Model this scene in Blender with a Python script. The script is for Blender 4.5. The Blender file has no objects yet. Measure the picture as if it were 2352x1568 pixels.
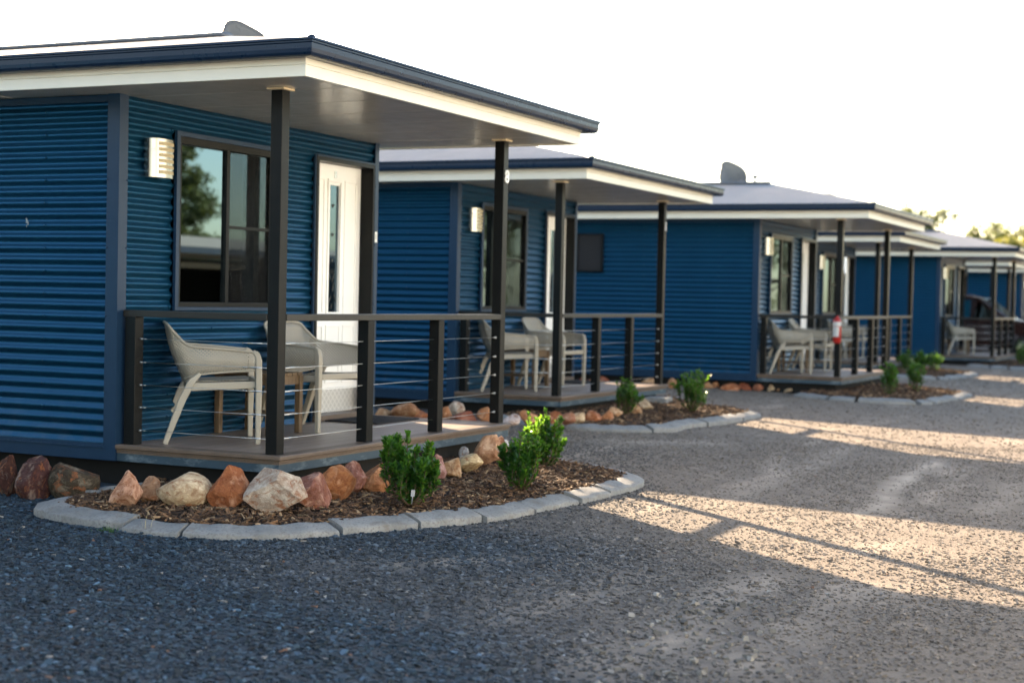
import bpy, bmesh, math, random
import numpy as np
from mathutils import Vector, Matrix, geometry

random.seed(7)
RNG = np.random.default_rng(11)
SC = bpy.context.scene
COL = SC.collection
R = math.radians

# ------------------------------------------------------------------ camera
G = 0.316                      # deck height above the gravel
CAMZ = 1.0191 + G
PITCH, ROLL, FPX = -0.0272, 0.0216, 3593.0
cp, sp = math.cos(PITCH), math.sin(PITCH)
fwd = Vector((0, cp, sp)); up0 = Vector((0, -sp, cp)); rt0 = Vector((1, 0, 0))
cr, sr = math.cos(ROLL), math.sin(ROLL)
rt = cr * rt0 + sr * up0
up = -sr * rt0 + cr * up0
cam_data = bpy.data.cameras.new("camera")
cam = bpy.data.objects.new("camera", cam_data); COL.objects.link(cam)
cam.matrix_world = Matrix(((rt.x, up.x, -fwd.x, 0), (rt.y, up.y, -fwd.y, 0), (rt.z, up.z, -fwd.z, CAMZ), (0, 0, 0, 1)))
cam_data.sensor_width = 36.0
cam_data.lens = FPX / 2352.0 * 36.0
cam_data.clip_start = 0.1; cam_data.clip_end = 3000
cam_data.dof.use_dof = True
cam_data.dof.focus_distance = 8.9
cam_data.dof.aperture_fstop = 2.0
SC.camera = cam

# ------------------------------------------------------------------ sky and sun
SUN_AZ, SUN_EL = 119.6, 21.3
world = bpy.data.worlds.new("World"); SC.world = world
world.use_nodes = True
wn = world.node_tree.nodes; wl = world.node_tree.links
wn.clear()
wo = wn.new("ShaderNodeOutputWorld"); bg = wn.new("ShaderNodeBackground"); sky = wn.new("ShaderNodeTexSky")
sky.sky_type = 'NISHITA'; sky.sun_disc = False
sky.sun_elevation = R(SUN_EL); sky.sun_rotation = R(90 - SUN_AZ)
sky.air_density = 1.0; sky.dust_density = 0.9; sky.ozone_density = 1.0
bg.inputs[1].default_value = 0.09
wtint = wn.new("ShaderNodeMix"); wtint.data_type = 'RGBA'; wtint.blend_type = 'MULTIPLY'; wtint.inputs[0].default_value = 1.0
wtint.inputs[7].default_value = (1.0, .90, .80, 1)      # daylight balance of the camera
wl.new(sky.outputs[0], wtint.inputs[6]); wl.new(wtint.outputs[2], bg.inputs[0]); wl.new(bg.outputs[0], wo.inputs[0])
sd = bpy.data.lights.new("sun", 'SUN'); sd.energy = 4.1; sd.angle = R(0.53); sd.color = (1.0, 0.76, 0.50)
sun = bpy.data.objects.new("sun", sd); COL.objects.link(sun)
sdir = Vector((math.cos(R(SUN_AZ)) * math.cos(R(SUN_EL)), math.sin(R(SUN_AZ)) * math.cos(R(SUN_EL)), math.sin(R(SUN_EL))))
sun.rotation_mode = 'QUATERNION'; sun.rotation_quaternion = (-sdir).to_track_quat('-Z', 'Y')
SC.view_settings.view_transform = 'Standard'
SC.view_settings.look = 'None'
SC.view_settings.exposure = 3.05
SC.view_settings.gamma = 1.0
SC.render.engine = 'CYCLES'
SC.cycles.max_bounces = 8; SC.cycles.transparent_max_bounces = 16
SC.cycles.use_denoising = True

# ------------------------------------------------------------------ placing
YAW = 1.1288
CY, SY = math.cos(YAW), math.sin(YAW)
X0, Y0 = -1.4484, 9.8057
def W2(x, y):                                   # cabin row coordinates -> world
    return X0 + CY * x - SY * y, Y0 + SY * x + CY * y
def ray(u, v):
    return fwd + rt * ((u - 1176) / FPX) - up * ((v - 784) / FPX)
GY = 0.026                                      # the yard falls gently away from the cabins
def loc2(x, y):                                 # world -> cabin row coordinates
    return (x - X0) * CY + (y - Y0) * SY, -(x - X0) * SY + (y - Y0) * CY
def gh(x, y):                                   # ground height
    return GY * max(-14.0, min(3.0, loc2(x, y)[1]))
def ghl(ly): return GY * max(-14.0, min(3.0, ly))
def on_ground(u, v, z=0.0):                     # a point of the photograph (2352 px wide) on the ground, z above it
    r = ray(u, v); a = GY * (X0 * SY - Y0 * CY); k = GY * (-r.x * SY + r.y * CY)
    t = (z + a - CAMZ) / (r.z - k)
    return Vector((0, 0, CAMZ)) + r * t
def at_dist(u, v, y):
    r = ray(u, v); return Vector((0, 0, CAMZ)) + r * (y / r.y)

# ------------------------------------------------------------------ tags
def tag(o, label=None, cat=None, group=None, kind=None):
    if label: o["label"] = label
    if cat: o["category"] = cat
    if group: o["group"] = group
    if kind: o["kind"] = kind
    return o
def empty(name, loc, rz=0, parent=None):
    o = bpy.data.objects.new(name, None); COL.objects.link(o)
    o.location = loc; o.rotation_euler = (0, 0, rz); o.empty_display_size = 0.2
    if parent: o.parent = parent
    return o
def copy_tree(o, parent=None):
    c = o.copy(); COL.objects.link(c)
    if parent: c.parent = parent
    for ch in list(o.children): copy_tree(ch, c)
    return c

# ------------------------------------------------------------------ mesh builder
class MB:
    def __init__(s): s.v = []; s.f = []; s.smooth = []; s.mi = []; s.uv = None
    def add(s, verts, faces, smooth=False, mi=0):
        b = len(s.v); s.v += [tuple(p) for p in verts]
        for f in faces:
            s.f.append(tuple(b + i for i in f)); s.smooth.append(smooth); s.mi.append(mi)
    def box(s, x0, x1, y0, y1, z0, z1, mi=0):
        s.add([(x0,y0,z0),(x1,y0,z0),(x1,y1,z0),(x0,y1,z0),(x0,y0,z1),(x1,y0,z1),(x1,y1,z1),(x0,y1,z1)],
              [(0,3,2,1),(4,5,6,7),(0,1,5,4),(1,2,6,5),(2,3,7,6),(3,0,4,7)], False, mi)
    def tube(s, pts, rad, n=8, cap=True, smooth=True, mi=0, squash=None):
        pts = [Vector(p) for p in pts]; rads = rad if isinstance(rad, (list, tuple)) else [rad] * len(pts)
        V = []; ref = None
        for i, p in enumerate(pts):
            t = (pts[min(i + 1, len(pts) - 1)] - pts[max(i - 1, 0)]).normalized()
            if ref is None:
                ref = Vector((0, 0, 1)) if abs(t.z) < 0.9 else Vector((1, 0, 0))
            a = (ref - t * ref.dot(t)).normalized(); b = t.cross(a); ref = a
            k1, k2 = squash or (1, 1)
            for j in range(n):
                q = 2 * math.pi * (j + .5) / n
                V.append(p + (a * math.cos(q) * k1 + b * math.sin(q) * k2) * rads[i])
        F = []
        for i in range(len(pts) - 1):
            for j in range(n):
                F.append((i*n+j, i*n+(j+1) % n, (i+1)*n+(j+1) % n, (i+1)*n+j))
        if cap:
            F.append(tuple(range(n))[::-1]); F.append(tuple((len(pts)-1)*n + j for j in range(n)))
        s.add(V, F, smooth, mi)
    def prism(s, poly, axis, a, b, mi=0, smooth=False):      # poly of 2D points extruded along an axis
        def P(p, h):
            return {'x': (h, p[0], p[1]), 'y': (p[0], h, p[1]), 'z': (p[0], p[1], h)}[axis]
        n = len(poly); V = [P(p, a) for p in poly] + [P(p, b) for p in poly]
        F = [(i, (i+1) % n, n + (i+1) % n, n + i) for i in range(n)] + [tuple(range(n))[::-1], tuple(range(n, 2*n))]
        s.add(V, F, smooth, mi)
    def sphere(s, c, r, nu=12, nv=8, sc=(1,1,1), mi=0):
        V = []; F = []
        for i in range(nv + 1):
            th = math.pi * i / nv
            for j in range(nu):
                ph = 2 * math.pi * j / nu
                V.append((c[0]+r*sc[0]*math.sin(th)*math.cos(ph), c[1]+r*sc[1]*math.sin(th)*math.sin(ph), c[2]+r*sc[2]*math.cos(th)))
        for i in range(nv):
            for j in range(nu):
                F.append((i*nu+j, (i+1)*nu+j, (i+1)*nu+(j+1) % nu, i*nu+(j+1) % nu))
        s.add(V, F, True, mi)
    def build(s, name, mats, parent=None, bevel=0.0, fix=True):
        me = bpy.data.meshes.new(name); me.from_pydata(s.v, [], s.f)
        me.polygons.foreach_set("use_smooth", s.smooth)
        me.polygons.foreach_set("material_index", s.mi)
        if fix:
            bm = bmesh.new(); bm.from_mesh(me); bmesh.ops.recalc_face_normals(bm, faces=bm.faces); bm.to_mesh(me); bm.free()
        for m in (mats if isinstance(mats, (list, tuple)) else [mats]): me.materials.append(m)
        me.update()
        o = bpy.data.objects.new(name, me); COL.objects.link(o)
        if parent: o.parent = parent
        if bevel:
            b = o.modifiers.new("edge", 'BEVEL'); b.width = bevel; b.segments = 2; b.limit_method = 'ANGLE'; b.angle_limit = R(40)
        return o

def np_mesh(name, V, F, mat, smooth=False, parent=None, col=None, mats_idx=None):
    """V (n,3) array, F list/array of equal-size polygons, col (n,4) per point"""
    F = np.asarray(F, dtype=np.int32); n, k = F.shape
    me = bpy.data.meshes.new(name)
    me.vertices.add(len(V)); me.vertices.foreach_set("co", np.asarray(V, dtype=np.float32).ravel())
    me.loops.add(n * k); me.loops.foreach_set("vertex_index", F.ravel())
    me.polygons.add(n); me.polygons.foreach_set("loop_start", np.arange(0, n * k, k, dtype=np.int32))
    try: me.polygons.foreach_set("loop_total", np.full(n, k, dtype=np.int32))
    except Exception: pass
    me.update(calc_edges=True)
    me.polygons.foreach_set("use_smooth", np.full(n, smooth, dtype=bool))
    if col is not None:
        a = me.color_attributes.new("Col", 'FLOAT_COLOR', 'POINT'); a.data.foreach_set("color", np.asarray(col, dtype=np.float32).ravel())
    for m in (mat if isinstance(mat, (list, tuple)) else [mat]): me.materials.append(m)
    if mats_idx is not None: me.polygons.foreach_set("material_index", np.asarray(mats_idx, dtype=np.int32))
    me.update()
    o = bpy.data.objects.new(name, me); COL.objects.link(o)
    if parent: o.parent = parent
    return o

# ------------------------------------------------------------------ materials
class NT:
    def __init__(s, name):
        s.m = bpy.data.materials.new(name); s.m.use_nodes = True
        s.t = s.m.node_tree; s.t.nodes.clear()
        s.out = s.n("ShaderNodeOutputMaterial")
    def n(s, typ, **kw):
        nd = s.t.nodes.new(typ)
        for k, v in kw.items(): setattr(nd, k, v)
        return nd
    def l(s, a, b): s.t.links.new(a, b)
    def bsdf(s, col=(.5,.5,.5), rough=.5, metal=0, spec=.5, coat=0):
        b = s.n("ShaderNodeBsdfPrincipled")
        b.inputs["Base Color"].default_value = (*col, 1); b.inputs["Roughness"].default_value = rough
        b.inputs["Metallic"].default_value = metal; b.inputs["Specular IOR Level"].default_value = spec
        b.inputs["Coat Weight"].default_value = coat
        s.l(b.outputs[0], s.out.inputs[0]); s.b = b; return b
    def coord(s, which="Object", scale=(1,1,1), rot=(0,0,0)):
        c = s.n("ShaderNodeTexCoord"); m = s.n("ShaderNodeMapping")
        m.inputs["Scale"].default_value = scale; m.inputs["Rotation"].default_value = rot
        s.l(c.outputs[which], m.inputs[0]); return m.outputs[0]
    def geo(s, scale=(1,1,1)):
        c = s.n("ShaderNodeNewGeometry"); m = s.n("ShaderNodeMapping"); m.inputs["Scale"].default_value = scale
        s.l(c.outputs["Position"], m.inputs[0]); return m.outputs[0]
    def noise(s, vec, scale=5, detail=4, rough=.55, dist=0):
        t = s.n("ShaderNodeTexNoise"); t.inputs["Scale"].default_value = scale; t.inputs["Detail"].default_value = detail
        t.inputs["Roughness"].default_value = rough; t.inputs["Distortion"].default_value = dist
        s.l(vec, t.inputs["Vector"]); return t.outputs[0]
    def ramp(s, fac, stops, interp='LINEAR'):
        r = s.n("ShaderNodeValToRGB"); r.color_ramp.interpolation = interp
        e = r.color_ramp.elements
        while len(e) < len(stops): e.new(0.5)
        for i, (p, c) in enumerate(stops):
            e[i].position = p; e[i].color = (*c, 1) if len(c) == 3 else c
        s.l(fac, r.inputs[0]); return r.outputs[0]
    def mix(s, fac, a, b, mode='MIX'):
        m = s.n("ShaderNodeMix", data_type='RGBA', blend_type=mode)
        for sock, val in ((m.inputs[0], fac), (m.inputs[6], a), (m.inputs[7], b)):
            if hasattr(val, "links"): s.l(val, sock)
            elif isinstance(val, (int, float)): sock.default_value = val
            else: sock.default_value = (*val, 1)
        return m.outputs[2]
    def math(s, op, a, b=0.0, clamp=False):
        m = s.n("ShaderNodeMath", operation=op); m.use_clamp = clamp
        for sock, val in ((m.inputs[0], a), (m.inputs[1], b)):
            if hasattr(val, "links"): s.l(val, sock)
            else: sock.default_value = val
        return m.outputs[0]
    def bump(s, h, strength=.3, dist=.01):
        b = s.n("ShaderNodeBump"); b.inputs["Strength"].default_value = strength; b.inputs["Distance"].default_value = dist
        s.l(h, b.inputs["Height"]); s.l(b.outputs[0], s.b.inputs["Normal"]); return b

def painted(name, col, rough=.4, spec=.5, var=.12, bump=.0, nscale=6, dirt=None):
    k = NT(name); b = k.bsdf(col, rough, 0, spec); v = k.coord("Object")
    n = k.noise(v, nscale, 5)
    c = k.mix(k.math('MULTIPLY', n, 1.0), tuple(x * (1 - var) for x in col), tuple(min(1, x * (1 + var)) for x in col))
    if dirt:
        n2 = k.noise(k.coord("Object", (1, 1, 3)), 3.1, 6, .7)
        c = k.mix(k.ramp(n2, [(.52, (0,0,0)), (.75, (1,1,1))]), c, dirt)
    k.l(c, b.inputs["Base Color"])
    r = k.math('MULTIPLY_ADD', k.noise(v, nscale * 3, 4), .22); r.node.inputs[2].default_value = rough - .11
    k.l(r, b.inputs["Roughness"])
    if bump: k.bump(k.noise(v, 140, 3), bump, .002)
    return k.m

M = {}
def m_wall():
    k = NT('steel_blue'); b = k.bsdf((.005, .05, .13), .33, .62, .25); v = k.coord("Object")
    c = k.mix(k.noise(v, 2.3, 5), (.0055, .051, .106), (.0082, .066, .134))
    s = k.n("ShaderNodeSeparateXYZ"); k.l(v, s.inputs[0])
    low = k.math('MULTIPLY', k.math('SUBTRACT', .42, s.outputs[2]), 2.2, True)          # dust splashed up from the drive
    dn = k.ramp(k.noise(v, 9, 6, .7), [(.42, (0,0,0)), (.75, (1,1,1))])
    c = k.mix(k.math('MULTIPLY', k.math('MULTIPLY', low, dn), .30), c, (.12, .13, .14))
    k.l(c, b.inputs["Base Color"]); return k.m
M['wall'] = m_wall()
M['trim'] = painted('steel_trim', (.010, .030, .064), .38, .25, .12)
M['gutter'] = painted('gutter_blue', (.006, .0155, .036), .30, .25, .10)
M['post'] = painted('post_charcoal', (.0082, .0086, .0086), .36, .13, .25, .12, 9)
M['rail'] = painted('rail_charcoal', (.022, .020, .017), .42, .30, .25, .12, 9)
M['ridge'] = painted('ridge_steel', (.10, .11, .13), .5, .3)
M['fascia'] = painted('fascia_cream', (.66, .62, .53), .38, .5, .05, .05)
M['soffit'] = painted('soffit_panel', (.50, .465, .41), .22, .5, .06, .02, 2)
M['capcream'] = painted('cap_cream', (.78, .62, .40), .45, .4, .05)
M['deckface'] = painted('deck_fascia', (.030, .055, .078), .5, .4, .25, .1, 7, dirt=(.20, .24, .26))
M['black'] = painted('dark_void', (.012, .012, .012), .8, .2)
M['frame'] = painted('window_frame', (.006, .0068, .0072), .36, .14, .1)
M['door'] = painted('door_white', (.86, .85, .82), .38, .5, .03)
M['chrome'] = painted('polished_steel', (.34, .325, .29), .24, .5, .04)
for nd in M['chrome'].node_tree.nodes:
    if nd.type == 'BSDF_PRINCIPLED': nd.inputs["Metallic"].default_value = 1.0
M['slot'] = painted('lamp_diffuser', (.44, .36, .22), .5, .3, .03)
M['plastic'] = painted('chair_plastic', (.32, .29, .235), .42, .4, .05, .03)
M['white'] = painted('white_plate', (.80, .80, .78), .4, .4, .02)
M['mat'] = painted('rubber_mat', (.022, .022, .024), .9, .2, .3, .5, 40)
M['concrete'] = None
M['interior'] = painted('interior_lining', (.10, .10, .10), .8, .2)
M['curtain'] = painted('curtain_cloth', (.20, .28, .35), .8, .2, .15)
M['leafdark'] = painted('etched_leaf', (.015, .02, .02), .4, .4)
M['bouncewall'] = painted('bounce_wall', (.66, .74, .80), .6, .3, .04)
M['rubber'] = painted('tyre_rubber', (.02, .02, .02), .8, .2)
M['red'] = painted('extinguisher_red', (.30, .014, .010), .3, .5, .08)
M['carpaint'] = painted('car_paint', (.022, .008, .007), .22, .5, .05)
M['lampglass'] = painted('lamp_glass', (.7, .72, .75), .12, .6, .02)
M['tan'] = painted('roof_tan', (.36, .30, .24), .5, .4, .08)
M['wire'] = painted('wire_grey', (.10, .10, .11), .5, .4)

def m_cable():
    k = NT('cable_steel'); b = k.bsdf((.55, .55, .54), .28, 1.0)
    return k.m
M['cable'] = m_cable()

def m_roof():
    k = NT('roof_sheet'); b = k.bsdf((.3, .3, .3), .6, .0, .2); v = k.coord("Object")
    k.l(k.mix(k.noise(v, 3, 5), (.18, .178, .185), (.25, .245, .25)), b.inputs["Base Color"]); return k.m
M['roof'] = m_roof()

def m_deck(angle=0):
    k = NT('deck_boards'); b = k.bsdf((.1, .08, .07), .45, 0, .5)
    v = k.coord("Object", (1, 1, 1))
    sx = k.n("ShaderNodeSeparateXYZ"); k.l(v, sx.inputs[0])
    row = k.math('DIVIDE', sx.outputs[1], .137)
    fr = k.math('FRACT', k.math('ADD', row, 50.3)); idx = k.math('FLOOR', k.math('ADD', row, 50.3))
    wn_ = k.n("ShaderNodeTexWhiteNoise", noise_dimensions='1D'); k.l(idx, wn_.inputs["W"])
    gap = k.math('LESS_THAN', fr, .04)
    grain = k.noise(k.coord("Object", (3, 60, 10)), 4, 6, .6)
    base = k.mix(wn_.outputs[0], (.15, .105, .078), (.23, .165, .125))
    base = k.mix(k.math('MULTIPLY', grain, .6), base, (.30, .24, .20))
    dust = k.ramp(k.noise(v, 2.2, 6, .65), [(.45, (0,0,0)), (.8, (1,1,1))])
    base = k.mix(k.math('MULTIPLY', dust, .5), base, (.36, .31, .27))
    base = k.mix(gap, base, (.015, .012, .01))
    k.l(base, b.inputs["Base Color"])
    h = k.math('SUBTRACT', k.math('MULTIPLY', grain, .25), gap)
    k.bump(h, .35, .004)
    return k.m
M['deck'] = m_deck()
M['nosing'] = painted('deck_nosing', (.120, .085, .062), .5, .4, .3, .1, 12)

def m_timber():
    k = NT('oiled_timber'); b = k.bsdf((.3, .18, .09), .5)
    g = k.noise(k.coord("Object", (30, 30, 3)), 3, 6, .6, .4)
    k.l(k.ramp(g, [(.3, (.065, .040, .020)), (.7, (.17, .105, .052))]), b.inputs["Base Color"]); k.bump(g, .2, .002); return k.m
M['timber'] = m_timber()

def m_concrete():
    k = NT('kerb_concrete'); b = k.bsdf((.4, .39, .37), .85, 0, .3)
    v = k.geo(); n1 = k.noise(v, 3.5, 8, .65); n2 = k.noise(v, 60, 5, .7)
    c = k.ramp(n1, [(.3, (.15, .155, .155)), (.55, (.215, .215, .21)), (.75, (.28, .275, .26))])
    c = k.mix(k.ramp(n2, [(.35, (1,1,1)), (.5, (0,0,0))]), c, (.13, .13, .125))
    c = k.mix(k.ramp(k.noise(v, 9, 6, .7, .6), [(.52, (0,0,0)), (.68, (.6,.6,.6))]), c, (.13, .112, .092))
    k.l(c, b.inputs["Base Color"]); k.bump(k.math('ADD', n2, k.math('MULTIPLY', n1, .8)), .35, .006); return k.m
M['concrete'] = m_concrete()

def m_glass(refl=.5, clear=.18):
    k = NT('window_glass')
    g = k.n("ShaderNodeBsdfGlossy"); g.inputs["Roughness"].default_value = .015; g.inputs["Color"].default_value = (.56, .82, 1, 1)
    t = k.n("ShaderNodeBsdfTransparent"); t.inputs["Color"].default_value = (clear, clear * 1.05, clear * 1.1, 1)
    mx = k.n("ShaderNodeMixShader"); mx.inputs[0].default_value = refl
    k.l(t.outputs[0], mx.inputs[1]); k.l(g.outputs[0], mx.inputs[2]); k.l(mx.outputs[0], k.out.inputs[0])
    return k.m
M['glass'] = m_glass(.24, .08)
M['glass2'] = m_glass(.08, .30)
M['doorglass'] = m_glass(.14, .45)
def m_screen():
    k = NT('fly_screen')
    d = k.n("ShaderNodeBsdfPrincipled"); d.inputs["Base Color"].default_value = (.02, .021, .022, 1); d.inputs["Roughness"].default_value = .6
    t = k.n("ShaderNodeBsdfTransparent")
    mx = k.n("ShaderNodeMixShader"); mx.inputs[0].default_value = .07
    k.l(t.outputs[0], mx.inputs[1]); k.l(d.outputs[0], mx.inputs[2]); k.l(mx.outputs[0], k.out.inputs[0]); return k.m
M['screen'] = m_screen()

def m_mesh_plastic():                     # moulded chair shell pierced by a diamond grid of holes
    k = NT('chair_shell_pierced')
    b = k.n("ShaderNodeBsdfPrincipled"); b.inputs["Base Color"].default_value = (.32, .29, .235, 1); b.inputs["Roughness"].default_value = .42
    t = k.n("ShaderNodeBsdfTransparent")
    uv = k.n("ShaderNodeUVMap"); mp = k.n("ShaderNodeMapping"); mp.inputs["Rotation"].default_value = (0, 0, R(45)); mp.inputs["Scale"].default_value = (60, 60, 60)
    k.l(uv.outputs[0], mp.inputs[0]); s = k.n("ShaderNodeSeparateXYZ"); k.l(mp.outputs[0], s.inputs[0])
    def line(o):
        f = k.math('FRACT', k.math('ADD', o, 500.0)); return k.math('GREATER_THAN', k.math('ABSOLUTE', k.math('SUBTRACT', f, .5)), .25)
    solid = k.math('MAXIMUM', line(s.outputs[0]), line(s.outputs[1]))
    mx = k.n("ShaderNodeMixShader"); k.l(solid, mx.inputs[0]); k.l(t.outputs[0], mx.inputs[1]); k.l(b.outputs[0], mx.inputs[2]); k.l(mx.outputs[0], k.out.inputs[0])
    return k.m
M['shell'] = m_mesh_plastic()

def m_checker_plate():
    k = NT('tread_plate'); b = k.bsdf((.62, .62, .61), .42, .85)
    v = k.coord("Object", (1, 1, 1), (0, R(45), 0)); s = k.n("ShaderNodeSeparateXYZ"); k.l(v, s.inputs[0])
    def line(o): return k.math('LESS_THAN', k.math('FRACT', k.math('ADD', k.math('MULTIPLY', o, 22), 100.0)), .22)
    h = k.math('MAXIMUM', line(s.outputs[0]), line(s.outputs[2]))
    k.bump(h, .8, .004); k.l(k.mix(h, (.60, .59, .58), (.74, .73, .71)), b.inputs["Base Color"]); return k.m
M['tread'] = m_checker_plate()

def m_rock():
    k = NT('field_rock'); b = k.bsdf((.3, .2, .15), .82, 0, .3)
    oi = k.n("ShaderNodeObjectInfo"); v = k.coord("Object"); 
    add = k.n("ShaderNodeVectorMath", operation='ADD'); k.l(v, add.inputs[0])
    mul = k.n("ShaderNodeMath", operation='MULTIPLY'); k.l(oi.outputs["Random"], mul.inputs[0]); mul.inputs[1].default_value = 40
    cmb = k.n("ShaderNodeCombineXYZ"); k.l(mul.outputs[0], cmb.inputs[0]); k.l(mul.outputs[0], cmb.inputs[1]); k.l(cmb.outputs[0], add.inputs[1])
    vv = add.outputs[0]
    n1 = k.noise(vv, 6, 8, .68, .7); n2 = k.noise(vv, 30, 8, .7); n3 = k.noise(vv, 2.7, 5, .6, .4)
    base = oi.outputs["Color"]
    dark = k.mix(1.0, base, (.52, .40, .34), 'MULTIPLY'); lite = k.mix(.28, k.mix(1.0, base, (1.35, 1.4, 1.45), 'MULTIPLY'), (.58, .48, .36))
    c = k.mix(k.ramp(n1, [(.35, (0,0,0)), (.62, (1,1,1))]), dark, base)
    c = k.mix(k.ramp(n3, [(.52, (0,0,0)), (.66, (1,1,1))]), c, lite)
    n4 = k.noise(vv, 3.6, 7, .7, 1.2)
    c = k.mix(k.ramp(n4, [(.53, (0,0,0)), (.62, (.85,.85,.85))]), c, (.24, .085, .032))
    c = k.mix(k.ramp(n4, [(.30, (.7,.7,.7)), (.40, (0,0,0))]), c, lite)
    c = k.mix(k.ramp(n2, [(.32, (.8,.8,.8)), (.42, (0,0,0))]), c, dark)
    k.l(c, b.inputs["Base Color"])
    k.bump(k.math('ADD', k.math('MULTIPLY', n1, 1.0), k.math('MULTIPLY', n2, .45)), .75, .02)
    return k.m
M['rock'] = m_rock()

def m_leaf(name, c1, c2, trans, rough=.35):
    k = NT(name); b = k.bsdf(c1, rough, 0, .45)
    a = k.n("ShaderNodeAttribute"); a.attribute_name = "Col"
    sep = k.n("ShaderNodeSeparateColor"); k.l(a.outputs["Color"], sep.inputs[0])
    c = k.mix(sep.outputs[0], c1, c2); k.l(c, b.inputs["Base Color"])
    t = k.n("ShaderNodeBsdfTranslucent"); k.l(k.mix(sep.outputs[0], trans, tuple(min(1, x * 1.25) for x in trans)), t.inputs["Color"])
    mx = k.n("ShaderNodeMixShader"); mx.inputs[0].default_value = .42
    k.l(b.outputs[0], mx.inputs[1]); k.l(t.outputs[0], mx.inputs[2]); k.l(mx.outputs[0], k.out.inputs[0]); return k.m
M['leaf'] = m_leaf('shrub_leaf', (.007, .030, .010), (.028, .095, .019), (.18, .38, .025))
M['gum'] = m_leaf('gum_leaf', (.035, .055, .020), (.085, .105, .035), (.11, .125, .025), .5)
M['gumyellow'] = m_leaf('pale_gum_leaf', (.08, .11, .02), (.16, .17, .03), (.24, .235, .03), .5)
M['bark'] = painted('bark', (.16, .125, .10), .9, .2, .4, .6, 14)
M['stem'] = painted('shrub_stem', (.09, .06, .04), .8, .2, .3)

def m_vcol(name, rough=.85, nscale=90):
    k = NT(name); b = k.bsdf((.2, .2, .2), rough, 0, .35)
    a = k.n("ShaderNodeAttribute"); a.attribute_name = "Col"
    n = k.noise(k.geo(), nscale, 4, .6)
    k.l(k.mix(k.math('MULTIPLY', n, .55), a.outputs["Color"], k.mix(1.0, a.outputs["Color"], (.45, .44, .43), 'MULTIPLY')), b.inputs["Base Color"]); return k.m
M['gravel'] = m_vcol('gravel_stone', .8)
M['chip'] = m_vcol('bark_chip', .9, 60)

def m_soil():
    k = NT('bed_soil'); b = k.bsdf((.05, .035, .025), .95, 0, .2)
    n = k.noise(k.geo((1, 1, 1)), 26, 8, .7); n2 = k.noise(k.geo((1, 1, 1)), 90, 5, .7)
    k.l(k.ramp(n, [(.3, (.014, .010, .007)), (.6, (.045, .029, .020)), (.8, (.09, .06, .04))]), b.inputs["Base Color"])
    k.bump(k.math('ADD', n, k.math('MULTIPLY', n2, .5)), 1.0, .03); return k.m
M['soil'] = m_soil()

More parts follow.
